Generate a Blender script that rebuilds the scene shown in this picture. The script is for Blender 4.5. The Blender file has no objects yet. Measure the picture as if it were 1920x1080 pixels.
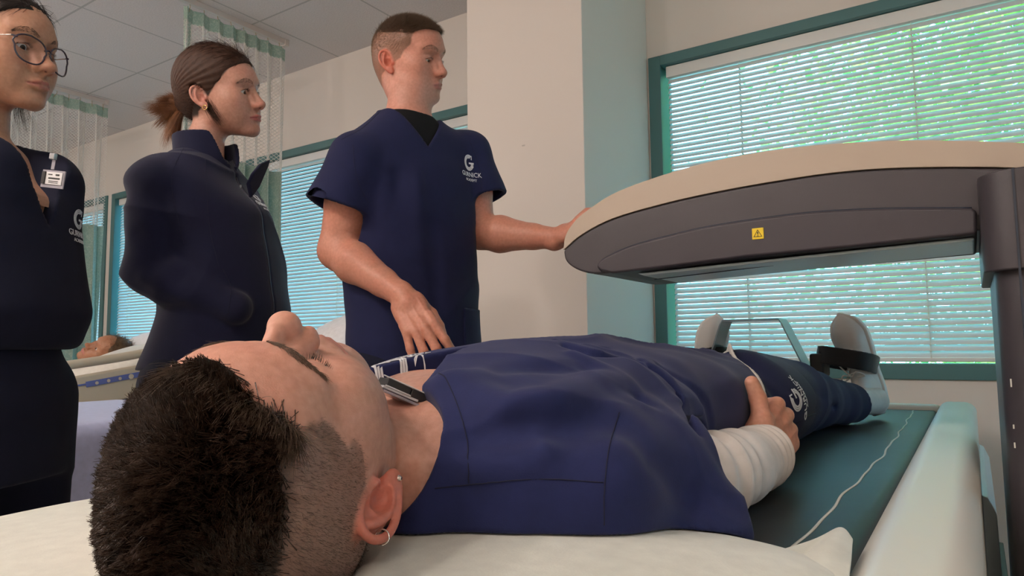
import bpy, bmesh, math, random, os
import numpy as np
from mathutils import Vector, Matrix
C=bpy.context.scene.collection
# ---------------------------------------------------------------- camera, world, lamps, exposure
PSI=math.atan(862/1300); PITCH=math.radians(4.9); ROLL=math.radians(.6); CH=.95
_s,_c=math.sin(PSI),math.cos(PSI)
FW=np.array([-_s*math.cos(PITCH),_c*math.cos(PITCH),math.sin(PITCH)]); _rt=np.array([_c,_s,0.]); _up=np.cross(_rt,FW)
RT=_rt*math.cos(ROLL)-_up*math.sin(ROLL); UP=_up*math.cos(ROLL)+_rt*math.sin(ROLL)
cd=bpy.data.cameras.new('camera'); cam=bpy.data.objects.new('camera',cd); C.objects.link(cam)
cd.sensor_width=36; cd.lens=1300/1920*36; cd.clip_start=.02; cd.clip_end=200
cam.matrix_world=Matrix([[RT[i],UP[i],-FW[i],[0,0,CH][i]] for i in range(3)]+[[0,0,0,1]])
cd.dof.use_dof=False
sc=bpy.context.scene; sc.camera=cam
sc.view_settings.view_transform='Standard'; sc.view_settings.look='None'; sc.view_settings.gamma=1; sc.view_settings.use_curve_mapping=False
sc.view_settings.exposure=EXPOSURE=0.27
w=bpy.data.worlds.new('sky'); sc.world=w; w.use_nodes=True; wn=w.node_tree.nodes; wl=w.node_tree.links
bg=wn['Background']; bg.inputs[1].default_value=60.0
sk=wn.new('ShaderNodeTexSky'); sk.sky_type='HOSEK_WILKIE'; sk.sun_direction=(-.35,-.55,.75); sk.turbidity=2.2; sk.ground_albedo=.3
hs=wn.new('ShaderNodeHueSaturation'); hs.inputs['Saturation'].default_value=.62; hs.inputs['Hue'].default_value=.497
wl.new(sk.outputs[0],hs.inputs['Color']); wl.new(hs.outputs[0],bg.inputs[0])
SUN=bpy.data.lights.new('sun','SUN'); SUN.energy=26.0; SUN.angle=math.radians(.6); SUN.color=(1,.95,.86)
so=bpy.data.objects.new('sun',SUN); C.objects.link(so); so.rotation_euler=Vector((.35,.75,-.62)).to_track_quat('-Z','Y').to_euler()
LAMPS=[(-1.3,-.9,56),(.8,-1.3,20),(-3.3,-1.0,44),(-5.6,.2,32)]   # fluorescent panels of the ceiling (x, y, watts)
for x,y,e in LAMPS:
    L=bpy.data.lights.new('fluorescent_lamp','AREA'); L.shape='RECTANGLE'; L.size=1.1; L.size_y=.30; L.energy=e*.26; L.color=(1,.865,.775)
    o=bpy.data.objects.new('fluorescent_lamp',L); C.objects.link(o); o.location=(x,y,2.700)
    L=bpy.data.lights.new('fluorescent_tube','POINT'); L.shadow_soft_size=.05; L.energy=e*.42; L.color=(1,.865,.775)
    for dx in (-.35,.35):
        o=bpy.data.objects.new('fluorescent_tube',L); C.objects.link(o); o.location=(x+dx,y,2.64)
def at(x,y,**k):
    """pixel of the photograph (1920x1080 frame) -> point of the room on plane X=, Y= or Z=, or at depth d"""
    r=FW+RT*(x-960)/1300-UP*(y-540)/1300
    t=k['d'] if 'd' in k else k['X']/r[0] if 'X' in k else k['Y']/r[1] if 'Y' in k else (k['Z']-CH)/r[2]
    return np.array([0,0,CH])+r*t
ONLY=None
HQ=True
def DO(k): return ONLY is None or k in ONLY
# ---------------------------------------------------------------- implicit-surface toolkit
f32=np.float32
def V3(*a): return np.array(a,f32)
def _n(q): return np.sqrt(np.einsum('ij,ij->i',q,q))
def ell(P,c,r,R=None):
    q=P-V3(*c)
    if R is not None: q=q@R
    r=V3(*r); k0=_n(q/r); k1=_n(q/(r*r))
    return k0*(k0-1)/np.maximum(k1,1e-6)
def cone(P,a,b,ra,rb,sq=None):
    a=V3(*a); b=V3(*b); d=b-a; t=np.clip(((P-a)@d)/max(float(d@d),1e-12),0,1)
    return _n(P-a-t[:,None]*d)-(ra+(rb-ra)*t)
def chain(P,pts,rs,k=0.0):
    f=None
    for i in range(len(pts)-1):
        g=cone(P,pts[i],pts[i+1],rs[i],rs[i+1])
        f=g if f is None else (smin(f,g,k) if k else np.minimum(f,g))
    return f
def segd(P,pts):
    f=None
    for i in range(len(pts)-1):
        g=cone(P,pts[i],pts[i+1],0,0); f=g if f is None else np.minimum(f,g)
    return f
def rbox(P,c,hs,r,R=None):
    q=P-V3(*c)
    if R is not None: q=q@R
    q=np.abs(q)-(V3(*hs)-r)
    return _n(np.maximum(q,0))+np.minimum(q.max(1),0)-r
def smin(a,b,k):
    h=np.clip(.5+.5*(b-a)/k,0,1); return b+(a-b)*h-k*h*(1-h)
def smax(a,b,k): return -smin(-a,-b,k)
def gb(P,c,s,R=None):
    q=P-V3(*c)
    if R is not None: q=q@R
    q=q/V3(*s) if np.ndim(s) else q/f32(s)
    return np.exp(-np.einsum('ij,ij->i',q,q))
def groove(P,pts,w): 
    d=segd(P,pts)/w; return np.exp(-d*d)
def sstep(a,b,x):
    t=np.clip((x-a)/(b-a),0,1); return t*t*(3-2*t)
def rotm(rx=0,ry=0,rz=0):
    rx,ry,rz=[math.radians(v) for v in (rx,ry,rz)]
    X=np.array([[1,0,0],[0,math.cos(rx),-math.sin(rx)],[0,math.sin(rx),math.cos(rx)]])
    Y=np.array([[math.cos(ry),0,math.sin(ry)],[0,1,0],[-math.sin(ry),0,math.cos(ry)]])
    Z=np.array([[math.cos(rz),-math.sin(rz),0],[math.sin(rz),math.cos(rz),0],[0,0,1]])
    return (Z@Y@X).astype(f32)
_rg=np.random.default_rng(5)
_W=[(_rg.normal(size=3).astype(f32),float(_rg.uniform(0,6.28)),float(_rg.uniform(.6,1.6))) for _ in range(14)]
def wav(P,freq,seed=0,stretch=None,n=6):
    """smooth pseudo noise in about -1..1; stretch scales the axes (small = long folds along it)"""
    Q=P*f32(freq)
    if stretch is not None: Q=Q*V3(*stretch)
    out=0
    for i in range(n):
        d,p,s=_W[(i+seed*3)%14]
        ph=Q@(d*s/np.linalg.norm(d)).astype(f32)+p+seed*1.7
        if i%2==0: ph=ph+1.2*np.sin(Q@_W[(i+5+seed)%14][0]*.6+p)
        out=out+np.sin(ph)
    return out/n*1.5
def ridge(P,freq,seed=0,stretch=None,p=3): return (1-np.abs(np.clip(wav(P,freq,seed,stretch),-1,1)))**p
def smi(y,xs,vs):
    """smoothed table lookup"""
    t=np.linspace(xs[0],xs[-1],120); v=np.interp(t,xs,vs); k=np.hanning(19); k/=k.sum(); vp=np.pad(v,9,mode='reflect',reflect_type='odd'); return np.interp(y,t,np.convolve(vp,k,'valid')).astype(f32)
def spline(pts,n):
    pts=np.array(pts,float); m=len(pts)
    P=np.vstack([2*pts[0]-pts[1],pts,2*pts[-1]-pts[-2]]); out=[]
    for i in range(m-1):
        p0,p1,p2,p3=P[i:i+4]
        for t in np.linspace(0,1,n,endpoint=False):
            out.append(.5*((2*p1)+(-p0+p2)*t+(2*p0-5*p1+4*p2-p3)*t*t+(-p0+3*p1-3*p2+p3)*t**3))
    out.append(pts[-1]); return np.array(out)
def loft(P,stations,axis,xdir,pw=2.0):
    """stack of super-ellipse sections: stations=[(t along axis, centre xyz offset, rx, ry)]"""
    ax=V3(*axis); ax=ax/np.linalg.norm(ax); xd=V3(*xdir); xd=xd-ax*(xd@ax); xd=xd/np.linalg.norm(xd); yd=np.cross(ax,xd)
    T=np.array([s[0] for s in stations]); S=np.array([list(s[1])+[s[2],s[3]] for s in stations],float)
    tt=np.linspace(T[0],T[-1],60); SS=np.stack([np.interp(tt,T,S[:,j]) for j in range(5)],1)
    for _ in range(3): SS[1:-1]=(SS[:-2]+2*SS[1:-1]+SS[2:])/4
    t=P@ax
    c=[np.interp(t,tt,SS[:,j]).astype(f32) for j in range(5)]
    q=P-np.stack(c[:3],1); u=q@xd; v=q@yd
    k=(np.abs(u/c[3])**pw+np.abs(v/c[4])**pw)**(1/pw)
    f=(k-1)*np.minimum(c[3],c[4])
    e=np.maximum(T[0]-t,t-T[-1])
    return np.where(e>0,np.sqrt(np.maximum(f,0)**2+e*e),smax(f,e.astype(f32),.012)),(t,u,v)
def mesh_sdf(f,lo,hi,h,newton=2):
    lo=np.array(lo,float); hi=np.array(hi,float); B=4
    nb=np.ceil((hi-lo)/(h*B)).astype(int); N=nb*B+1
    cx=[lo[i]+(np.arange(nb[i])+.5)*h*B for i in range(3)]
    G=np.stack(np.meshgrid(*cx,indexing='ij'),-1).reshape(-1,3).astype(f32)
    fc=np.concatenate([f(G[i:i+200000]) for i in range(0,len(G),200000)]).reshape(nb)
    act=np.abs(fc)<h*B*1.75+.002
    D=np.repeat(np.repeat(np.repeat(np.where(fc<0,-1,1).astype(f32),B,0),B,1),B,2)
    D=np.pad(D,((0,1),)*3,mode='edge')
    ab=np.argwhere(act); o=np.stack(np.meshgrid(*[np.arange(B+1)]*3,indexing='ij'),-1).reshape(-1,3)
    for s in range(0,len(ab),2500):
        I=(ab[s:s+2500,None]*B+o[None]).reshape(-1,3)
        L=np.unique(np.ravel_multi_index(I.T,N)); I=np.stack(np.unravel_index(L,N),1)
        D[I[:,0],I[:,1],I[:,2]]=f((lo+I*h).astype(f32))
    S=D<0
    c=S[:-1,:-1,:-1]; a=np.zeros_like(c)
    cor=[(i,j,k) for i in (0,1) for j in (0,1) for k in (0,1)]
    M=tuple(n-1 for n in N)
    for i,j,k in cor[1:]: a|=(S[i:i+M[0],j:j+M[1],k:k+M[2]]!=c)
    C=np.argwhere(a); idx=np.full(a.shape,-1,np.int32); idx[C[:,0],C[:,1],C[:,2]]=np.arange(len(C))
    if len(C)==0: return np.zeros((0,3)),np.zeros((0,4),int)
    v=[D[C[:,0]+i,C[:,1]+j,C[:,2]+k] for i,j,k in cor]; acc=np.zeros((len(C),3)); cnt=np.zeros(len(C))
    for m,A in enumerate(cor):
        for n2,Bc in enumerate(cor):
            if n2>m and sum(abs(A[q]-Bc[q]) for q in range(3))==1:
                x=(v[m]<0)!=(v[n2]<0); t=np.where(x,v[m]/np.where(x,v[m]-v[n2],1),0)
                acc+=np.where(x[:,None],np.array(A)+t[:,None]*(np.array(Bc)-np.array(A)),0); cnt+=x
    X=lo+(C+acc/cnt[:,None])*h; F=[]
    for ax in range(3):
        b,c2=(ax+1)%3,(ax+2)%3
        s0=[slice(None)]*3; s1=[slice(None)]*3; s0[ax]=slice(0,-1); s1[ax]=slice(1,None)
        E=np.argwhere(S[tuple(s0)]!=S[tuple(s1)]); E=E[(E[:,b]>0)&(E[:,c2]>0)&(E[:,b]<M[b])&(E[:,c2]<M[c2])]
        neg=S[E[:,0],E[:,1],E[:,2]]; q=[]
        for db,dc in ((0,0),(1,0),(1,1),(0,1)):
            e=E.copy(); e[:,b]-=db; e[:,c2]-=dc; q.append(idx[e[:,0],e[:,1],e[:,2]])
        q=np.stack(q,1); q=q[(q>=0).all(1)] if (q<0).any() else q
        if len(q)==len(neg): q[~neg]=q[~neg][:,::-1]
        F.append(q)
    F=np.vstack(F)
    for _ in range(newton): X=project(f,X,h*.6)
    return X,F
def grad(f,X,e=.0006):
    X=np.asarray(X,f32); g=np.stack([f(X+V3(*d))-f(X-V3(*d)) for d in ((e,0,0),(0,e,0),(0,0,e))],1)/(2*e); return g
def project(f,X,lim=.01):
    v=f(X.astype(f32)); g=grad(f,X); g2=np.maximum((g*g).sum(1),.05); s=g*(v/g2)[:,None]
    n=np.maximum(np.linalg.norm(s,axis=1),1e-9); s*=np.minimum(1,lim/n)[:,None]
    return X-s
def link(ob):
    C.objects.link(ob); return ob
def add_mesh(name,X,F,mat,parent=None,col=None,smooth=True):
    me=bpy.data.meshes.new(name); X=np.asarray(X,f32)
    F=F if isinstance(F,list) else np.asarray(F)
    if isinstance(F,np.ndarray):
        k=F.shape[1]; me.vertices.add(len(X)); me.vertices.foreach_set('co',X.ravel())
        me.loops.add(F.size); me.loops.foreach_set('vertex_index',F.ravel().astype(np.int32))
        me.polygons.add(len(F)); me.polygons.foreach_set('loop_start',np.arange(0,F.size,k,dtype=np.int32))
        me.update(calc_edges=True)
    else:
        me.from_pydata([tuple(map(float,x)) for x in X],[],F); me.update()
    me.polygons.foreach_set('use_smooth',np.full(len(me.polygons),smooth))
    if col is not None:
        a=me.color_attributes.new('tint','FLOAT_COLOR','POINT'); c4=np.ones((len(X),4),f32); c4[:,:3]=col; a.data.foreach_set('color',c4.ravel())
    if mat: me.materials.append(mat)
    ob=bpy.data.objects.new(name,me)
    if parent is not None: ob.parent=parent; ob.matrix_parent_inverse=parent.matrix_world.inverted()
    return link(ob)
def join(parts):
    Xs=[];Fs=[];n=0
    for X,F in parts: Xs.append(X); Fs.append(F+n); n+=len(X)
    return np.vstack(Xs),np.vstack(Fs)
def empty(name,loc,label=None,cat=None,group=None):
    o=bpy.data.objects.new(name,None); o.empty_display_size=.05; o.location=loc; link(o)
    o.matrix_world=Matrix.Translation(loc); return tag(o,label,cat,group)
def tag(o,label=None,cat=None,group=None,kind=None):
    if label: o['label']=label
    if cat: o['category']=cat
    if group: o['group']=group
    if kind: o['kind']=kind
    return o
def tube(path,rad,n=8,closed=False,caps=True):
    """quad tube along a polyline; rad scalar or list"""
    P=np.array(path,float); m=len(P); r=np.broadcast_to(rad,(m,)) if np.ndim(rad)==0 else np.array(rad,float)
    T=np.gradient(P,axis=0) if not closed else np.roll(P,-1,0)-np.roll(P,1,0)
    T/=np.maximum(np.linalg.norm(T,axis=1,keepdims=True),1e-9)
    u=np.cross(T[0],[0,0,1.]); u=u if np.linalg.norm(u)>.1 else np.cross(T[0],[1.,0,0]); u/=np.linalg.norm(u)
    X=[]
    for i in range(m):
        u=u-T[i]*(u@T[i]); u/=np.linalg.norm(u); w=np.cross(T[i],u)
        for k in range(n):
            a=2*math.pi*k/n; X.append(P[i]+r[i]*(math.cos(a)*u+math.sin(a)*w))
    F=[]
    for i in range(m-1 if not closed else m):
        for k in range(n):
            a=i*n+k; b=i*n+(k+1)%n; c=((i+1)%m)*n+(k+1)%n; d=((i+1)%m)*n+k; F.append((a,b,c,d))
    if caps and not closed: F.append(tuple(range(n))[::-1]); F.append(tuple(range((m-1)*n,m*n)))
    return X,F
class MB:
    """collects primitives into one mesh object"""
    def __init__(s): s.X=[]; s.F=[]
    def add(s,X,F):
        n=len(s.X); s.X+= [tuple(map(float,x)) for x in X]; s.F+=[tuple(int(i)+n for i in f) for f in F]; return s
    def box(s,lo,hi,R=None,c=None):
        x0,y0,z0=lo; x1,y1,z1=hi
        X=np.array([(x,y,z) for x in (x0,x1) for y in (y0,y1) for z in (z0,z1)],float)
        if R is not None: c=np.array(c if c is not None else (0,0,0)); X=(X-c)@np.array(R).T+c
        return s.add(X,[(0,1,3,2),(4,6,7,5),(0,4,5,1),(2,3,7,6),(0,2,6,4),(1,5,7,3)])
    def tube(s,path,r,n=8,closed=False): return s.add(*tube(path,r,n,closed))
    def prism(s,poly,d):
        """poly: list of 3D points, d: extrusion vector"""
        n=len(poly); P=np.array(poly,float); X=np.vstack([P,P+np.array(d,float)])
        F=[tuple(range(n))[::-1],tuple(range(n,2*n))]+[(i,(i+1)%n,n+(i+1)%n,n+i) for i in range(n)]
        return s.add(X,F)
    def build(s,name,mat,parent=None,smooth=False,bevel=0,seg=2,recalc=True):
        ob=add_mesh(name,np.array(s.X),s.F,mat,parent,smooth=smooth)
        if recalc:
            bm=bmesh.new(); bm.from_mesh(ob.data); bmesh.ops.recalc_face_normals(bm,faces=bm.faces); bm.to_mesh(ob.data); bm.free()
        if bevel:
            m=ob.modifiers.new('bevel','BEVEL'); m.width=bevel; m.segments=seg; m.limit_method='ANGLE'; m.angle_limit=math.radians(40)
            ob.data.polygons.foreach_set('use_smooth',np.full(len(ob.data.polygons),True))
            w=ob.modifiers.new('wn','WEIGHTED_NORMAL'); w.keep_sharp=True
        return ob
def strands(roots,dirs,length,rad,seg=4,curl=None,grav=None,sides=3,rng=None):
    """many thin tapered hair strands as one mesh; curl: per-strand bend vector added along the strand"""
    n=len(roots); P=[roots]; d=dirs/np.maximum(np.linalg.norm(dirs,axis=1,keepdims=True),1e-9); step=(np.broadcast_to(length,(n,))/seg)[:,None]
    for i in range(seg):
        if curl is not None: d=d+curl/seg
        if grav is not None: d=d+np.array(grav)/seg
        d=d/np.maximum(np.linalg.norm(d,axis=1,keepdims=True),1e-9); P.append(P[-1]+d*step)
    P=np.stack(P,1) # n,seg+1,3
    T=np.gradient(P,axis=1); T/=np.maximum(np.linalg.norm(T,axis=2,keepdims=True),1e-9)
    u=np.cross(T,np.array([.31,.52,.79])); u/=np.maximum(np.linalg.norm(u,axis=2,keepdims=True),1e-9); w=np.cross(T,u)
    tp=np.linspace(1,.12,seg+1)**.7; r=np.broadcast_to(rad,(n,))[:,None]*tp[None]
    X=np.stack([P+r[...,None]*(math.cos(a)*u+math.sin(a)*w) for a in [2*math.pi*k/sides for k in range(sides)]],2) # n,seg+1,sides,3
    base=(np.arange(n)*(seg+1)*sides)[:,None,None]; i=np.arange(seg)[None,:,None]; k=np.arange(sides)[None,None,:]; k2=(k+1)%sides
    F=np.stack([base+i*sides+k,base+i*sides+k2,base+(i+1)*sides+k2,base+(i+1)*sides+k],-1).reshape(-1,4)
    return X.reshape(-1,3),F
# ---------------------------------------------------------------- materials
def nt(name):
    m=bpy.data.materials.new(name); m.use_nodes=True; n=m.node_tree.nodes; l=m.node_tree.links; b=n['Principled BSDF']; return m,n,l,b
def setp(b,**k):
    for a,v in k.items():
        a={'rough':'Roughness','metal':'Metallic','spec':'Specular IOR Level','coat':'Coat Weight','sheen':'Sheen Weight','trans':'Transmission Weight','ior':'IOR','alpha':'Alpha','sss':'Subsurface Weight','sssr':'Subsurface Radius','ssss':'Subsurface Scale','sheenr':'Sheen Roughness','coatr':'Coat Roughness'}[a]
        b.inputs[a].default_value=v
def noise_bump(n,l,b,scale,strength,dist=.001,detail=3,stretch=None,kind='noise'):
    tc=n.new('ShaderNodeTexCoord'); src=tc.outputs['Object']
    if stretch: mp=n.new('ShaderNodeMapping'); mp.inputs['Scale'].default_value=stretch; l.new(src,mp.inputs['Vector']); src=mp.outputs[0]
    t=n.new('ShaderNodeTexNoise' if kind=='noise' else 'ShaderNodeTexVoronoi'); t.inputs['Scale'].default_value=scale
    if kind=='noise': t.inputs['Detail'].default_value=detail
    l.new(src,t.inputs['Vector']); bp=n.new('ShaderNodeBump'); bp.inputs['Strength'].default_value=strength; bp.inputs['Distance'].default_value=dist
    l.new(t.outputs[0],bp.inputs['Height']); l.new(bp.outputs[0],b.inputs['Normal']); return t,bp,src
def mat(name,col,rough=.5,vary=0,vscale=8,bump=None,**k):
    m,n,l,b=nt(name); b.inputs['Base Color'].default_value=(*col,1); setp(b,rough=rough,**k)
    src=None
    if bump: t,bp,src=noise_bump(n,l,b,*bump)
    if vary:
        tc=n.new('ShaderNodeTexCoord'); t2=n.new('ShaderNodeTexNoise'); t2.inputs['Scale'].default_value=vscale; t2.inputs['Detail'].default_value=4
        l.new(tc.outputs['Object'],t2.inputs['Vector']); r=n.new('ShaderNodeMix'); r.data_type='RGBA'
        r.inputs[6].default_value=(*[c*(1-vary) for c in col],1); r.inputs[7].default_value=(*[min(1,c*(1+vary)) for c in col],1)
        l.new(t2.outputs[0],r.inputs[0]); l.new(r.outputs[2],b.inputs['Base Color'])
    return m
def skin_mat(name,rough=.45,sss=.25):
    m,n,l,b=nt(name); a=n.new('ShaderNodeVertexColor'); a.layer_name='tint'
    tc=n.new('ShaderNodeTexCoord'); t=n.new('ShaderNodeTexNoise'); t.inputs['Scale'].default_value=160; t.inputs['Detail'].default_value=5
    l.new(tc.outputs['Object'],t.inputs['Vector'])
    mx=n.new('ShaderNodeMix'); mx.data_type='RGBA'; mx.blend_type='MULTIPLY'; mx.inputs[0].default_value=1
    cr=n.new('ShaderNodeValToRGB'); cr.color_ramp.elements[0].position=.3; cr.color_ramp.elements[0].color=(.88,.83,.80,1); cr.color_ramp.elements[1].position=.7; cr.color_ramp.elements[1].color=(1.05,1.04,1.04,1)
    l.new(t.outputs[0],cr.inputs[0]); l.new(a.outputs[0],mx.inputs[6]); l.new(cr.outputs[0],mx.inputs[7]); l.new(mx.outputs[2],b.inputs['Base Color'])
    v=n.new('ShaderNodeTexNoise'); v.inputs['Scale'].default_value=900; v.inputs['Detail'].default_value=3; l.new(tc.outputs['Object'],v.inputs['Vector'])
    bp=n.new('ShaderNodeBump'); bp.inputs['Strength'].default_value=.25; bp.inputs['Distance'].default_value=.0006; l.new(v.outputs[0],bp.inputs['Height']); l.new(bp.outputs[0],b.inputs['Normal'])
    setp(b,rough=rough,sss=sss,ssss=.006,sssr=(1,.35,.2),spec=.4); return m
def cloth_mat(name,col,scale=1400,rough=.85,sheen=.3,lint=False,strength=.35):
    m,n,l,b=nt(name); tc=n.new('ShaderNodeTexCoord')
    w1=n.new('ShaderNodeTexNoise'); w1.inputs['Scale'].default_value=scale; w1.inputs['Detail'].default_value=2; l.new(tc.outputs['Object'],w1.inputs['Vector'])
    bp=n.new('ShaderNodeBump'); bp.inputs['Strength'].default_value=strength; bp.inputs['Distance'].default_value=.0006; l.new(w1.outputs[0],bp.inputs['Height']); l.new(bp.outputs[0],b.inputs['Normal'])
    t=n.new('ShaderNodeTexNoise'); t.inputs['Scale'].default_value=60; t.inputs['Detail'].default_value=6; l.new(tc.outputs['Object'],t.inputs['Vector'])
    r=n.new('ShaderNodeMix'); r.data_type='RGBA'; r.inputs[6].default_value=(*[c*.85 for c in col],1); r.inputs[7].default_value=(*[c*1.15 for c in col],1); l.new(t.outputs[0],r.inputs[0]); l.new(r.outputs[2],b.inputs['Base Color'])
    setp(b,rough=rough,sheen=sheen,sheenr=.5,spec=.25); return m
def hair_mat(name,c0,c1,rough=.35,scale=180):
    m,n,l,b=nt(name); tc=n.new('ShaderNodeTexCoord'); t=n.new('ShaderNodeTexNoise'); t.inputs['Scale'].default_value=scale; t.inputs['Detail'].default_value=2
    l.new(tc.outputs['Object'],t.inputs['Vector']); r=n.new('ShaderNodeMix'); r.data_type='RGBA'; r.inputs[6].default_value=(*c0,1); r.inputs[7].default_value=(*c1,1)
    l.new(t.outputs[0],r.inputs[0]); l.new(r.outputs[2],b.inputs['Base Color']); setp(b,rough=rough,spec=.3 if rough>.45 else .55); return m
# ---------------------------------------------------------------- room shell
WY=2.95; CEIL=2.80; ZB,ZT=.83,2.262
COLX0,COLX1,COLY=-1.745,-1.19,2.30
XL,XR,YB=-9.2,2.6,-2.4
M_wall=mat('painted_wall',(.73,.675,.62),.9,bump=(180,.15,.0006))
M_ceiling,n,l,b=nt('ceiling_tiles'); setp(b,rough=.95,spec=.2)
tc=n.new('ShaderNodeTexCoord'); sp=n.new('ShaderNodeSeparateXYZ'); l.new(tc.outputs['Object'],sp.inputs[0])
def gline(out,off,per,wd):
    a=n.new('ShaderNodeMath'); a.operation='ADD'; a.inputs[1].default_value=off; l.new(out,a.inputs[0])
    m_=n.new('ShaderNodeMath'); m_.operation='PINGPONG'; m_.inputs[1].default_value=per/2; l.new(a.outputs[0],m_.inputs[0])
    c_=n.new('ShaderNodeMath'); c_.operation='LESS_THAN'; c_.inputs[1].default_value=wd; l.new(m_.outputs[0],c_.inputs[0]); return c_
g1=gline(sp.outputs[0],20.0+.03,.645,.006); g2=gline(sp.outputs[1],20-2.37+.645*4-.645*31.0+.0,.645,.006)
mx=n.new('ShaderNodeMath'); mx.operation='MAXIMUM'; l.new(g1.outputs[0],mx.inputs[0]); l.new(g2.outputs[0],mx.inputs[1])
cm=n.new('ShaderNodeMix'); cm.data_type='RGBA'; cm.inputs[6].default_value=(.84,.79,.78,1); cm.inputs[7].default_value=(.58,.56,.55,1); l.new(mx.outputs[0],cm.inputs[0])
nz=n.new('ShaderNodeTexNoise'); nz.inputs['Scale'].default_value=130; nz.inputs['Detail'].default_value=4; l.new(tc.outputs['Object'],nz.inputs['Vector'])
cm2=n.new('ShaderNodeMix'); cm2.data_type='RGBA'; cm2.blend_type='MULTIPLY'; cm2.inputs[0].default_value=.35; l.new(cm.outputs[2],cm2.inputs[6]); l.new(nz.outputs[0],cm2.inputs[7]); l.new(cm2.outputs[2],b.inputs['Base Color'])
bp=n.new('ShaderNodeBump'); bp.inputs['Strength'].default_value=.25; bp.inputs['Distance'].default_value=.002; l.new(nz.outputs[0],bp.inputs['Height']); l.new(bp.outputs[0],b.inputs['Normal'])
M_floor=mat('vinyl_floor',(.60,.57,.52),.35,vary=.1,vscale=30)
M_teal=mat('teal_window_frame',(.07,.175,.18),.45)
M_white=mat('white_enamel',(.78,.78,.76),.35)
M_slat=mat('blind_slat',(.66,.74,.76),.38,spec=.6)
M_cord=mat('blind_cord',(.75,.76,.62),.7)
def struct(ob): ob['kind']='structure'; return ob
struct(MB().box((XL,YB,-.1),(XR,WY,0)).build('floor',M_floor))
struct(MB().box((XL,YB,CEIL),(XR,WY+.15,CEIL+.1)).build('ceiling',M_ceiling))
struct(MB().box((XL-.1,YB,0),(XL,WY+.15,CEIL)).build('wall_left',M_wall))
RW=(2.26,2.70)   # unseen window opening, added in the right wall to bring in daylight
struct(MB().box((XR,YB,0),(XR+.1,RW[0],CEIL)).box((XR,RW[1],0),(XR+.1,WY+.15,CEIL)).box((XR,RW[0],0),(XR+.1,RW[1],ZB)).box((XR,RW[0],ZT),(XR+.1,RW[1],CEIL)).build('wall_right',M_wall))
struct(MB().box((XL,YB-.1,0),(XR,YB,CEIL)).build('wall_back',M_wall))
# window wall: openings (x0,x1)
WIN=[(-1.17,1.55),(-2.96,COLX0-.05),(-5.98,-3.06),(-8.9,-6.08)]
mb=MB(); mb.box((XL,WY,0),(XR,WY+.15,ZB)); mb.box((XL,WY,ZT),(XR,WY+.15,CEIL))
xs=sorted([XL,XR]+[v for a in WIN for v in a]);
for i in range(0,len(xs),2): mb.box((xs[i],WY,ZB),(xs[i+1],WY+.15,ZT))
struct(mb.build('wall_front',M_wall))
struct(MB().box((COLX0,COLY,0),(COLX1,WY,CEIL)).build('wall_column',M_wall,bevel=.004))
mk=MB(); c=at(981,273,Y=COLY)
for k in range(3): mk.tube([(c[0]-.006+.005*k,COLY-.0006,c[2]+.003),(c[0]-.003+.005*k,COLY-.0006,c[2]-.003),(c[0]-.001+.005*k,COLY-.0006,c[2]+.002)],.0005,5)
mk.build('pencil_mark',mat('pencil_grey',(.28,.26,.24),.8),bpy.data.objects['wall_column'])
M_glass,n,l,b=nt('tinted_window_glass')
tr=n.new('ShaderNodeBsdfTransparent'); tr.inputs[0].default_value=(.56,.90,.96,1); gl=n.new('ShaderNodeBsdfGlossy'); gl.inputs['Roughness'].default_value=.02
ms=n.new('ShaderNodeMixShader'); fr=n.new('ShaderNodeFresnel'); l.new(fr.outputs[0],ms.inputs[0]); l.new(tr.outputs[0],ms.inputs[1]); l.new(gl.outputs[0],ms.inputs[2]); l.new(ms.outputs[0],n['Material Output'].inputs[0])
def window(k,x0,x1,blinds,z0=ZB,z1=ZT):
    fw_=.045; m=MB(); y0,y1=WY-.012,WY+.13
    m.box((x0-.012,y0,z0-.012),(x0+fw_,y1,z1+.012)).box((x1-fw_,y0,z0-.012),(x1+.012,y1,z1+.012))
    m.box((x0+fw_,y0,z1-.035),(x1-fw_,y1,z1+.012)).box((x0+fw_,y0,z0-.012),(x1-fw_,y1,z0+fw_))
    w_=struct(m.build('window_%d'%k,M_teal,bevel=.003))
    MB().box((x0+fw_,WY+.095,z0+fw_),(x1-fw_,WY+.101,z1-.035)).build('window_glass',M_glass,w_)
    for (a,b_) in blinds: blind(a,b_,z0+fw_+.004,z1-.037,k)
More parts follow.
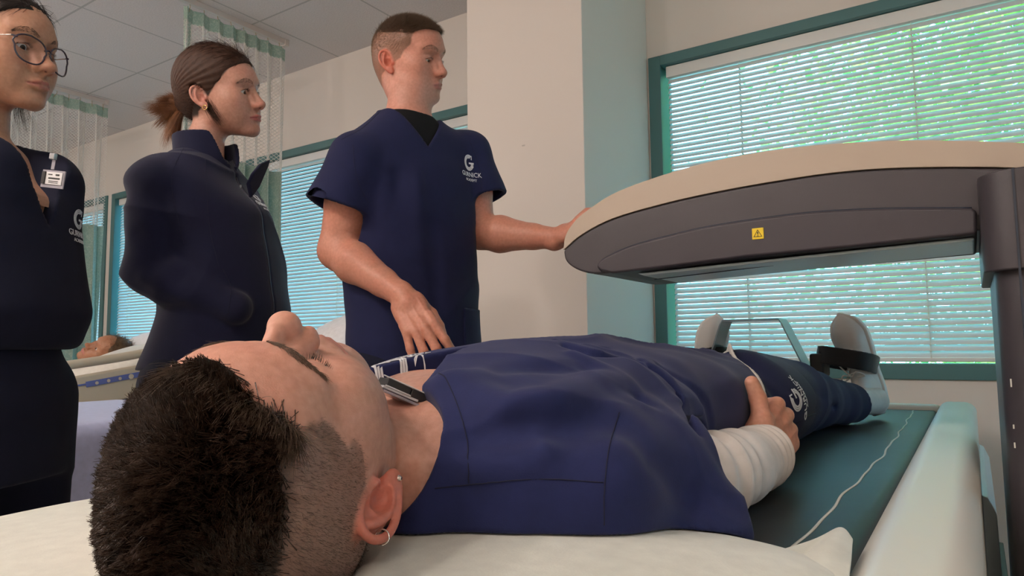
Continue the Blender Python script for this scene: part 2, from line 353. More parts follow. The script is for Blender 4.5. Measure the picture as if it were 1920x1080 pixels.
def blind(a,b_,zb,zt,k):
    root=empty('window_blind',((a+b_)/2,WY+.035,zt),LBL.pop(0),'blind','horizontal blinds in the window wall')
    yc=WY+.038
    MB().box((a,yc-.024,zt-.052),(b_,yc+.02,zt)).build('headrail',M_white,root,bevel=.003)
    MB().box((a,yc-.012,zb+.002),(b_,yc+.012,zb+.018)).build('bottom_rail',M_white,root,bevel=.003)
    X=[];F=[]; Hb=zt-.066-(zb+.030); ns=int(round(Hb/.0236)); pitch=Hb/ns; ns+=1; tilt=math.radians(60); hw=.0135
    for i in range(ns):
        z=zt-.066-i*pitch; base=len(X); ts=np.linspace(-1,1,5)
        for t in ts:
            cr=.0022*(1-t*t) # crown of the slat
            dy=hw*t*math.cos(tilt)-cr*math.sin(tilt); dz=hw*t*math.sin(tilt)+cr*math.cos(tilt)
            X+= [(a+.004,yc+dy,z+dz),(b_-.004,yc+dy,z+dz)]
        for q in range(4): F.append((base+2*q,base+2*q+1,base+2*q+3,base+2*q+2))
    add_mesh('slats',np.array(X),F,M_slat,root)
    W=b_-a; nl=max(2,int(round(W/.62)))
    for q in range(nl):
        x=a+W*(q+.5)/nl if nl>2 else a+W*(.12+.76*q); m=MB()
        # a ladder: two tapes joined by the rungs under the slats
        for dy in (-.0115,.0115): m.box((x-.0006,yc+dy-.0006,zb+.01),(x+.0006,yc+dy+.0006,zt-.05))
        for i in range(ns): m.box((x-.0030,yc-.0115,zt-.0665-i*pitch-.0115),(x+.0030,yc+.0115,zt-.0665-i*pitch-.0105))
        m.build('ladder_cord',M_cord,root)
LBL=['wide horizontal blind in the window behind the scanner arm','horizontal blind in the narrow window beside the wall column, mostly behind the standing man',
 'pale horizontal blind seen between the woman in the jacket and the standing man','blue-lit horizontal blind right of the teal mullion above the far bed',
 'blue-lit horizontal blind left of the teal mullion beside the far curtain','far left horizontal blind behind the far curtain']
window(1,*WIN[0],[(WIN[0][0]+.062,WIN[0][1]-.06)])
window(2,*WIN[1],[(WIN[1][0]+.06,WIN[1][1]-.06)])
window(3,*WIN[2],[(-4.48,WIN[2][1]-.06),(WIN[2][0]+.06,-4.53)])
window(4,*WIN[3],[(-7.46,WIN[3][1]-.06),(WIN[3][0]+.06,-7.52)])
m=MB(); m.box((XR-.01,RW[0],ZB),(XR+.09,RW[0]+.05,ZT)).box((XR-.01,RW[1]-.05,ZB),(XR+.09,RW[1],ZT)).box((XR-.01,RW[0]+.05,ZT-.04),(XR+.09,RW[1]-.05,ZT)).box((XR-.01,RW[0]+.05,ZB),(XR+.09,RW[1]-.05,ZB+.05))
w5=struct(m.build('window_5',M_teal)); MB().box((XR+.05,RW[0]+.05,ZB+.05),(XR+.056,RW[1]-.05,ZT-.04)).build('window_glass',M_glass,w5)
# ceiling light panels out of the picture
M_lamp,n,l,b=nt('fluorescent_diffuser'); b.inputs['Emission Color'].default_value=(1,.86,.74,1); b.inputs['Emission Strength'].default_value=2.5
pos=['behind the camera left','behind the camera right','behind the women','over the far bay']
for (x,y,e),p in zip(LAMPS,pos):
    r=empty('ceiling_light',(x,y,CEIL),'surface-mounted fluorescent ceiling fixture '+p,'ceiling light','ceiling light panels')
    MB().box((x-.6,y-.17,CEIL-.05),(x+.6,y+.17,CEIL)).build('housing',M_white,r,bevel=.004)
    MB().box((x-.58,y-.15,CEIL-.09),(x+.58,y+.15,CEIL-.05)).build('diffuser',M_lamp,r,bevel=.01)
# ---------------------------------------------------------------- outside
M_leaf,n,l,b=nt('leaves'); setp(b,rough=.45)
tc=n.new('ShaderNodeTexCoord'); t=n.new('ShaderNodeTexNoise'); t.inputs['Scale'].default_value=3; l.new(tc.outputs['Object'],t.inputs[0]); cr=n.new('ShaderNodeValToRGB')
cr.color_ramp.elements[0].position=.35; cr.color_ramp.elements[0].color=(.10,.22,.03,1); cr.color_ramp.elements[1].position=.65; cr.color_ramp.elements[1].color=(.50,.48,.08,1); l.new(t.outputs[0],cr.inputs[0]); l.new(cr.outputs[0],b.inputs['Base Color'])
tl=n.new('ShaderNodeBsdfTranslucent'); l.new(cr.outputs[0],tl.inputs[0]); ms=n.new('ShaderNodeMixShader'); ms.inputs[0].default_value=.5; l.new(b.outputs[0],ms.inputs[1]); l.new(tl.outputs[0],ms.inputs[2]); l.new(ms.outputs[0],n['Material Output'].inputs[0])
M_bark=mat('bark',(.12,.085,.06),.9,bump=(30,.6,.01))
M_ground=mat('pavement',(.40,.40,.38),.9)
M_sill=mat('concrete_wall',(.55,.58,.60),.9)
struct(MB().box((-30,WY+.5,-3.6),(30,60,-3.5)).build('ground',M_ground))
def tree(x,y,z0,h,r,n_,label,seed,flat=1.0):
    rg=np.random.default_rng(seed); root=empty('broadleaf_tree',(x,y,z0),label,'tree','trees outside the windows')
    m=MB(); top=z0+h
    m.tube(spline([(x,y,z0),(x+.1,y,z0+h*.3),(x-.1,y+.1,z0+h*.6),(x,y,top-.8*r)],5),np.linspace(.17,.06,16),8)
    for i in range(9):
        a=rg.uniform(0,6.28); e=rg.uniform(.2,.9)
        m.tube(spline([(x,y,z0+h*.45),(x+math.cos(a)*r*.4,y+math.sin(a)*r*.4,top-r*1.4+r*e*.5),(x+math.cos(a)*r*.85,y+math.sin(a)*r*.85,top-r*1.5+r*e*1.2)],4),np.linspace(.06,.015,9),6)
    m.build('trunk',M_bark,root,smooth=True)
    cl=rg.normal(size=(60,3)); cl/=np.linalg.norm(cl,axis=1,keepdims=True); cl*=rg.uniform(.35,1,(60,1))**.5*r; cl[:,2]*=flat
    ctr=np.array([x,y,top-r*flat])+cl[rg.integers(0,60,n_)]+rg.normal(size=(n_,3))*.22*r
    u=rg.normal(size=(n_,3)); u/=np.linalg.norm(u,axis=1,keepdims=True); v=np.cross(u,rg.normal(size=(n_,3))); v/=np.linalg.norm(v,axis=1,keepdims=True)
    s=rg.uniform(.05,.10,(n_,1)); X=np.stack([ctr-u*s,ctr+v*s*.45,ctr+u*s,ctr-v*s*.45],1).reshape(-1,3)
    F=np.arange(n_*4).reshape(-1,4); add_mesh('foliage',X,F,M_leaf,root,smooth=False)
if DO('trees'):
    tree(2.1,9.0,-3.5,9.2,3.3,42000,'large leafy tree seen through the blind behind the scanner arm',3,1.0)
    tree(10.2,12.5,-3.5,8.2,3.2,20000,'leafy tree right of the large tree outside',4)
    tree(-2.6,19,-3.5,4.2,2.2,7000,'lower tree far outside behind the wall column',5)
    tree(-9.5,14,-3.5,4.6,2.2,7000,'low tree outside the windows behind the women',6)
# ---------------------------------------------------------------- cubicle curtains
M_track=mat('curtain_track',(.60,.56,.53),.4,metal=.3)
M_curt,n,l,b=nt('seafoam_curtain'); setp(b,rough=.9,sheen=.2)
tc=n.new('ShaderNodeTexCoord'); t=n.new('ShaderNodeTexNoise'); t.inputs['Scale'].default_value=22; t.inputs['Detail'].default_value=1.5; t.inputs['Distortion'].default_value=3.5; l.new(tc.outputs['Object'],t.inputs[0])
cr=n.new('ShaderNodeValToRGB'); e=cr.color_ramp; e.elements[0].position=.44; e.elements[0].color=(.44,.60,.53,1); e.elements[1].position=.56; e.elements[1].color=(.44,.60,.53,1); q=e.elements.new(.5); q.color=(.68,.76,.68,1)
l.new(t.outputs[0],cr.inputs[0]); l.new(cr.outputs[0],b.inputs['Base Color'])
tl=n.new('ShaderNodeBsdfTranslucent'); l.new(cr.outputs[0],tl.inputs[0]); ms=n.new('ShaderNodeMixShader'); ms.inputs[0].default_value=.4; l.new(b.outputs[0],ms.inputs[1]); l.new(tl.outputs[0],ms.inputs[2]); l.new(ms.outputs[0],n['Material Output'].inputs[0])
M_mesh=mat('white_curtain_net',(.80,.78,.74),.8)
M_hook=mat('brass_hook',(.55,.40,.2),.35,metal=.9)
def curtain(X0,y0,y1,zg,zbot,track,label,trim0=True,seed=1,lean=0,amp=.035,per=.085):
    root=empty('cubicle_curtain',(X0,(y0+y1)/2,CEIL-.05),label,'curtain','cubicle curtains')
    rg=np.random.default_rng(seed); m=MB(); m.box((X0-.014,track[0],CEIL-.032),(X0+.014,track[1],CEIL-.001)); m.build('track',M_track,root,bevel=.002)
    m=MB(); m.box((X0-.02,track[1]-.01,CEIL-.04),(X0+.02,track[1]+.018,CEIL)); m.build('track_end_cap',M_track,root,bevel=.003)
    L=y1-y0; nf=L/per
    def cx(s,z): # s 0..1 along; fold path
        ph=s*nf*2*math.pi+.5*math.sin(s*9+seed); ph2=ph+.6*math.sin(z*1.3+s*5)
        return X0+amp*np.sin(ph2)*(.45+.55*np.clip((CEIL-z)/.8,0,1)), y0+s*L+.014*np.sin(2*ph2)+lean*(CEIL-z)*(s-.2)
    def sheet(s0,s1,z0,z1,name,mat_,ns=None,nz=14):
        ns=ns or int(max(8,(s1-s0)*nf*14)); S=np.linspace(s0,s1,ns); Z=np.linspace(z0,z1,nz); X=[]
        for z in Z:
            for s in S: a,b_=cx(s,z); X.append((a,b_,z))
        F=[(j*ns+i,j*ns+i+1,(j+1)*ns+i+1,(j+1)*ns+i) for j in range(nz-1) for i in range(ns-1)]
        o=add_mesh(name,np.array(X),F,mat_,root); s_=o.modifiers.new('thick','SOLIDIFY'); s_.thickness=.0012; return o
    zt=CEIL-.055
    sheet(0,1,zt-.075,zt,'header_band',M_curt)
    sheet(0,1,zbot,zg,'fabric_panel',M_curt,nz=40)
    if trim0: sheet(0,.07,zg,zt-.07,'edge_trim',M_curt,ns=6)
    # net of diamond mesh: wires as thin tubes
    X=[];F=[]; cell=.0105; ncol=int(L*1.35/cell); nrow=int((zt-.07-zg)/cell); rr=.0010
    def quadstrip(p,q2):
        b_=len(X); d=np.array(q2)-np.array(p); u=np.cross(d,(1,0,0)); u=u/max(np.linalg.norm(u),1e-9)*rr; v_=np.array((rr,0,0))
        for P_ in (p,q2):
            for w_ in (u+v_,-u+v_,-u-v_,u-v_): X.append(tuple(np.array(P_)+w_))
        for k in range(4): F.append((b_+k,b_+(k+1)%4,b_+4+(k+1)%4,b_+4+k))
    cache={}
    def P(i,j):
        k=(i,j)
        if k not in cache:
            s=(i+.5*(j%2))/ncol; z=zg+j*(zt-.07-zg)/nrow; a,b_=cx(min(1,s),z); cache[k]=(a,b_,z)
        return cache[k]
    for j in range(nrow):
        for i in range(ncol):
            if j%2==0: quadstrip(P(i,j),P(i,j+1)); quadstrip(P(i,j+1),P(i+1,j)) if i+1<=ncol else None
            else: quadstrip(P(i,j),P(i,j+1)); quadstrip(P(i,j),P(i+1,j+1)) if i+1<=ncol else None
    add_mesh('net_panel',np.array(X),np.array(F),M_mesh,root,smooth=False)
    nh=int(L/.075)
    for i in range(nh):
        s=(i+.5)/nh; a,b_=cx(s,zt); m=MB(); m.tube([(X0,y0+s*L,CEIL-.03),(X0+.004,y0+s*L,CEIL-.045),((a+X0)/2,(b_+y0+s*L)/2,zt-.008),(a,b_,zt-.02)],.0016,5)
        m.build('curtain_hook',M_hook,root)
if DO('curtains'):
    curtain(-3.34,1.955,2.60,1.985,.45,(-.9,2.60),'seafoam cubicle curtain with white net top hanging behind the woman with the ponytail',seed=1)
    curtain(-5.24,1.75,2.52,1.86,.40,(-.9,2.50),'seafoam cubicle curtain with white net top hanging beyond the woman wearing glasses',seed=2,trim0=False,amp=.04,per=.11)
# ---------------------------------------------------------------- hospital beds in the bay
M_tan=mat('tan_plastic',(.52,.44,.33),.4)
M_blue=mat('blue_control_panel',(.10,.13,.36),.5)
M_sheet=cloth_mat('lavender_blanket',(.44,.46,.66),500,sheen=.3)
M_pill=cloth_mat('white_pillowcase',(.80,.81,.84),500)
M_cream=cloth_mat('cream_sheet',(.72,.68,.60),500)
def sdfobj(name,f,lo,hi,h,mat_,parent=None,col=None,it=2):
    X,F=mesh_sdf(f,lo,hi,h,it); return add_mesh(name,X,F,mat_,parent,col=None if col is None else col(X.astype(f32)))
def bed(x0,x1,y0,y1,head,label,blanket,full):
    root=empty('hospital_bed',((x0+x1)/2,(y0+y1)/2,0),label,'bed','hospital beds')
    m=MB(); m.box((x0+.06,y0+.1,.32),(x1-.06,y1-.1,.50))
    for sx in (x0+.12,x1-.12):
        for sy in (y0+.25,y1-.25): m.box((sx-.03,sy-.03,.1),(sx+.03,sy+.03,.34))
    m.build('frame',M_white,root,bevel=.01)
    for sx in (x0+.12,x1-.12):
        for sy in (y0+.25,y1-.25): MB().tube([(sx-.02,sy,.055),(sx+.02,sy,.055)],.055,18).build('caster',M_blk,root,smooth=False)
    ym=y0+(y1-y0)*.56
    def fm(P):
        t=np.clip((P[:,1]-ym)/(y1-ym),0,1); q=P.copy(); q[:,2]-=t*head
        return rbox(q,((x0+x1)/2,(y0+y1)/2,.62),((x1-x0)/2-.03,(y1-y0)/2-.03,.09),.05)
    sdfobj('mattress',fm,(x0-.1,y0-.1,.3),(x1+.1,y1+.1,1.4),.02,M_cream,root)
    def fb(P):
        t=np.clip((P[:,1]-ym)/(y1-ym),0,1); q=P.copy(); q[:,2]-=t*head
        e=rbox(q,((x0+x1)/2,(y0+blanket)/2,.71),((x1-x0)/2+.02,(blanket-y0)/2,.05),.05)
        d=rbox(q,((x0+x1)/2,(y0+blanket)/2,.50),((x1-x0)/2+.040,(blanket-y0)/2,.26),.05)
        return np.minimum(e,d)+.007*wav(P,9,2,(1,1,.35))*sstep(.74,.5,P[:,2])
    bl=sdfobj('blanket',fb,(x0-.15,y0-.15,.15),(x1+.15,y1+.1,1.4),.014,M_sheet,root)
    hb=MB(); hb.box((x0+.02,y1-.03,.35),(x1-.02,y1+.03,1.12)); hb.build('headboard',M_tan,root,bevel=.03,seg=4)
    fbo=MB(); fbo.box((x0+.02,y0-.03,.35),(x1-.02,y0+.03,.92)); fbo.build('footboard',M_tan,root,bevel=.03,seg=4)
    return root
M_blk=mat('black_rubber',(.02,.02,.022),.5)
if DO('beds'):
    b1=bed(-4.32,-3.42,.35,2.55,.30,'hospital bed with lavender blanket and tan side rail behind the two women',2.15,True)
    # near side rail, tilted up towards the head
    p0,p1=at(148,683,X=-3.38),at(262,664,X=-3.38); dv=(p1-p0)/np.linalg.norm(p1-p0)
    A=p0-dv*.25; B=p1+dv*.32; dn=np.array([0,.02,-.115])
    rail=MB(); rail.tube(spline([A+dn,A+dn*.5-dv*.03,A+dv*.04,(A+B)/2,B-dv*.04,B+dn*.5+dv*.02,B+dn],8),.021,12)
    rail.build('side_rail',M_tan,b1,smooth=True)
    pr=MB(); pr.prism([A+dn*.42,B+dn*.42,B+dn*1.7,A+dn*1.7],(.028,0,0)); so_=pr.build('rail_panel',M_tan,b1,bevel=.012,seg=3)
    q0,q1=A+dn*.66+np.array([.029,0,0]),B+dn*.98+np.array([.029,0,0])
    pb=MB(); pb.prism([q0,q1,q1+dn*.07,q0+dn*.07],(.003,0,0)); c0=at(160,716,X=-3.35); 
    c1=c0+dv*.30; pb.prism([c0,c1,c1+dn*.22-dv*.03,c0+dn*.22],(.004,0,0)); cp=pb.build('control_panel',M_blue,b1,bevel=.002)
    for i in range(5):
        cc=c0+dv*(.045+.052*i)+dn*.12+np.array([.006,0,0]); bm_=MB()
        bm_.add(*tube([cc,cc+np.array([.002,0,0])],.0075 if i!=3 else .012,12)); bm_.build('control_button',M_tan,cp)
    pw=lambda P: ell(P,(-3.87,2.22,.99),(.33,.24,.085),rotm(17,0,0))+.004*wav(P,14,3)
    tag(sdfobj('bed_pillow',pw,(-4.3,1.8,.75),(-3.4,2.6,1.25),.012,M_pill),'white pillow at the head of the bed with the lavender blanket','pillow')
    cs=lambda P: ell(P,(-3.72,1.95,.86),(.26,.36,.11),rotm(16,0,0))+.005*wav(P,12,1)
    tag(sdfobj('draped_sheet',cs,(-4.1,1.5,.65),(-3.4,2.4,1.15),.012,M_cream),'cream sheet bunched beside the head of the person in the far bed','sheet')
    b2=bed(-2.86,-2.02,.75,2.72,.34,'hospital bed behind the reclining man, only its raised head end showing',1.5,False)
    tp=at(684,583,d=3.15); pw2=lambda P: ell(P,(tp[0]-.03,tp[1]-.02,tp[2]-.12),(.36,.24,.11),rotm(22,-13,8))+.004*wav(P,14,1)
    tag(sdfobj('bed_pillow',pw2,tp-.6,tp+.5,.012,M_pill),'plump white pillow behind the lying man\'s chin, below the blind','pillow')
# ---------------------------------------------------------------- the scanner
M_cover=mat('warm_white_shell',(.47,.39,.31),.42,bump=(500,.06,.0004))
M_gry=mat('charcoal_plastic',(.050,.044,.052),.42,bump=(900,.25,.0004))
M_gry2=mat('charcoal_plastic_soft',(.044,.038,.047),.5,bump=(900,.25,.0004))
M_under=mat('pale_underside_panel',(.62,.74,.77),.30,spec=.6)
M_vent=mat('dark_vent',(.02,.03,.05),.5)
M_shellw=mat('white_table_shell',(.74,.73,.66),.34,bump=(300,.05,.0004))
M_vinyl=mat('slate_vinyl',(.018,.022,.027),.45,bump=(18,.25,.003,4,(1,.5,1)),spec=.42)
M_line=mat('guide_line',(.62,.62,.56),.6)
M_yel=mat('yellow_label',(.85,.62,.02),.5)
M_ink=mat('black_ink',(.02,.02,.02),.6)
Y0=1.33
def px(pts,Y=Y0): return [at(x,y,Y=Y) for x,y in pts]
def slab(prof,y0,y1): # profile of 3D points projected to XZ, extruded in Y
    m=MB(); P=[(p[0],y0,p[2]) for p in prof]; m.prism(P,(0,y1-y0,0)); return m
top=spline([at(x,y,Y=Y0) for x,y in [(1056,468),(1061,440),(1080,412),(1110,388),(1150,363),(1210,339),(1300,311),(1400,289),(1500,275),(1600,267),(1700,263),(1810,264),(1925,268)]],5)
mid=spline([at(x,y,Y=Y0) for x,y in [(1057,468),(1090,440),(1150,409),(1250,380),(1350,358),(1450,340),(1550,325),(1650,316),(1750,313),(1850,313),(1925,315)]],5)
bot=spline([at(x,y,Y=Y0) for x,y in [(1056,470),(1060,488),(1075,502),(1100,511),(1140,512),(1250,497),(1400,475),(1600,456),(1832,432),(1925,424)]],5)
XE=.36
def ext(a): a=np.array(a); return np.vstack([a,[XE,a[-1][1],a[-1][2]]])
top,mid,bot=ext(top),ext(mid),ext(bot)
if DO('scanner'):
    S=empty('body_scanner',(.2,1.5,0),'bone density scanner with charcoal arm reaching over the table','scanner')
    slab(np.vstack([top,mid[::-1]]),Y0,Y0+.34).build('arm_cover',M_cover,S,bevel=.016,seg=4)
    body=slab(np.vstack([mid[1:]-[0,0,.0015],bot[::-1]]),Y0+.001,Y0+.339).build('arm_body',M_gry,S,bevel=.016,seg=4)
    hs=spline([at(x,y,Y=Y0-.006) for x,y in [(1128,508),(1122,498),(1135,484),(1180,463),(1240,446),(1320,427),(1420,411),(1520,399),(1620,393),(1720,391),(1822,391)]],5)
    hb=[at(x,y,Y=Y0-.006) for x,y in [(1831,396),(1832,440),(1600,464),(1400,483),(1250,502),(1150,513)]]
    slab(np.vstack([hs,hb]),Y0-.014,Y0+.30).build('sensor_housing',M_gry2,S,bevel=.012,seg=4)
    # dark bead standing in for the shadow line of the groove round the housing
    g=MB(); g.tube([p+np.array([0,.004,0]) for p in hs],.0032,6); g.build('groove',M_vent,S,smooth=True)
    u0=at(1160,515,Y=Y0); u1=at(1833,441,Y=Y0); zu=min(p[2] for p in hb)-.004
    ul=MB(); a0=hb[1]; a1=hb[-1]
    ul.prism([(a1[0]+.045,Y0+.012,a1[2]-.001),(a0[0]-.004,Y0+.012,a0[2]-.001),(a0[0]-.004,Y0+.012,a0[2]-.007),(a1[0]+.06,Y0+.012,a1[2]-.007)],(0,.2,0)); ul.build('underside_panel',M_under,S,bevel=.003)
    sl=MB(); sl.prism([(a1[0]+.06,Y0+.07,a1[2]-.0095),(a0[0]-.16,Y0+.07,a0[2]-.0080),(a0[0]-.16,Y0+.07,a0[2]-.0095),(a1[0]+.06,Y0+.07,a1[2]-.0110)],(0,.005,0)); sl.build('slot',M_vent,S)
    for k in range(2):
        c=at(1096+19*k,507,Y=Y0+.02); vt=MB(); zz_=float(np.interp(c[0],bot[:,0],bot[:,2])); z2=float(np.interp(c[0]+.012,bot[:,0],bot[:,2]))
        vt.prism([(c[0],Y0+.016,zz_+.004),(c[0]+.012,Y0+.016,z2+.004),(c[0]+.012,Y0+.016,z2-.0008),(c[0],Y0+.016,zz_-.0008)],(.01,.10,0))
        vt.build('vent',M_vent,S,bevel=.001)
    # column with rounded near edges: sleeve above, narrower post below
    def colsdf(x0,z0,z1,r,y0=Y0-.055,y1=Y0+.33):
        return lambda P: rbox(P,((x0+.40)/2,(y0+y1)/2,(z0+z1)/2),((.40-x0)/2,(y1-y0)/2,(z1-z0)/2),r)
    xs_=at(1838,470,Y=Y0-.02)[0]; zs=at(1880,508,Y=Y0-.055)[2]; zt_=mid[-1][2]
    def boxc(name,x0,z0,z1,y0,y1,bv,mt):
        o=MB(); k=12; R_=bv; pr=[]
        for i in range(k+1):
            a=math.pi/2*i/k; pr.append((x0+R_-R_*math.sin(a),y0+R_-R_*math.cos(a)))
        pr=[(XE+.06,y0)]+pr+[(x0,y1),(XE+.06,y1)]
        o.prism([(p[0],p[1],z0) for p in pr],(0,0,z1-z0)); return o.build(name,mt,S,bevel=.003)
    boxc('column_sleeve',xs_+.002,zs,zt_-.012,Y0-.075,Y0+.33,.05,M_gry)
    boxc('column',xs_+.016,.02,zs+.01,Y0-.060,Y0+.31,.045,M_gry)
    sx=at(1906,420,Y=Y0-.075)[0]
    MB().box((sx-.0015,Y0-.0765,zs-1.0),(sx+.0015,Y0-.07,zt_-.013)).build('panel_seam',M_vent,S)
    lb=at(1421,438,Y=Y0-.0145); sg=tag(MB().box((lb[0]-.0105,Y0-.0152,lb[2]-.0105),(lb[0]+.0105,Y0-.0135,lb[2]+.0105)).build('warning_label',M_yel,S,bevel=.0006))
    sg['label']='small square yellow electrical warning label'
    tm=MB(); cx_,cz_=lb[0],lb[2]-.0015; R1,R2=.0092,.0074; yy=Y0-.0156
    tri=lambda R: [(cx_+R*math.cos(a),yy,cz_+R*math.sin(a)) for a in (math.pi/2,math.pi*7/6,math.pi*11/6)]
    o1,o2=tri(R1),tri(R2)
    for i in range(3): j=(i+1)%3; tm.prism([o1[i],o1[j],o2[j],o2[i]],(0,.0004,0))
    tm.prism([(cx_-.0013,yy,cz_+.0045),(cx_+.0013,yy,cz_+.0045),(cx_+.0004,yy,cz_-.0010),(cx_-.0004,yy,cz_-.0010)],(0,.0004,0)); tm.box((cx_-.0008,yy,cz_-.0034),(cx_+.0008,yy+.0004,cz_-.0019))
    tm.build('warning_symbol',M_ink,sg)
    # scuff marks on the column
    for (x,y,l_) in ((1896,718,.012),(1901,800,.006),(1903,835,.008)): sm=MB(); c=at(x,y,Y=Y0-.0605); sm.box((c[0]-.0012,c[1]-.0003,c[2]-l_/2),(c[0]+.0008,c[1]+.001,c[2]+l_/2)).build('scuff_mark',M_line,S)
    # table
    T=empty('scanner_table',(-.43,1.2,0),'white scanner table under the lying man with slate vinyl pad','table')
    m=MB(); yA,yB=-.45,2.50
    m.box((-.10,yA,.58),(-.004,yB,.775)); m.build('side_shell',M_shellw,T,bevel=.030,seg=6)
    m=MB(); m.box((-.86,yA,.58),(-.765,yB,.775)); m.build('side_shell',M_shellw,T,bevel=.022,seg=5)
    MB().box((-.78,2.44,.58),(-.09,yB,.765)).build('end_shell',M_shellw,T,bevel=.02,seg=4)
    MB().box((-.77,yA+.05,.50),(-.09,2.45,.70)).build('deck',M_shellw,T,bevel=.01)
    MB().box((-.75,yA+.2,0),(-.12,2.3,.5)).build('base',M_gry,T,bevel=.02)
    ar=MB(); ar.prism([(-.004,1.62,.66),(.006,1.62,.655),(.018,1.62,.625),(.020,1.62,.48),(-.004,1.62,.46)],(0,.8,0)); ar.build('side_bracket',M_under,T,bevel=.002)
    ar=MB(); ar.box((.0,1.0,.44),(.03,1.95,.50)); 
    for i in range(8): ar.box((.01,1.25+.05*i,.40),(.045,1.28+.05*i,.47))
    ar.build('drive_rail',M_blk,T,bevel=.002)
    pad=lambda P: rbox(P,(-.43,(yA+2.46)/2+.02,.71),(.332,(2.46-yA)/2-.02,.04),.018)+.0022*wav(P,9,2,(1,.55,1))+.0012*wav(P,24,1,(1,.6,1))
    po=sdfobj('vinyl_pad',pad,(-.8,yA-.05,.64),(-.06,2.52,.79),.011,M_vinyl,T)
    # wavy pale line printed on the pad
    ys=np.linspace(.2,2.42,180); xs2=-.155-.006*np.sin(ys*3.1)+.002*np.sin(ys*23)+.0012*np.sin(ys*41)
    X=np.array([(x+dx,y,.752) for x,y in zip(xs2,ys) for dx in (-.0017,.0017)]); X=X.astype(f32)
    for _ in range(4):
        v=pad(X); X[:,2]-=v
    X[:,2]+=.0006; F=[(2*i,2*i+1,2*i+3,2*i+2) for i in range(len(ys)-1)]
    o=add_mesh('guide_line',X,F,M_line,po); o.modifiers.new('t','SOLIDIFY').thickness=.0005
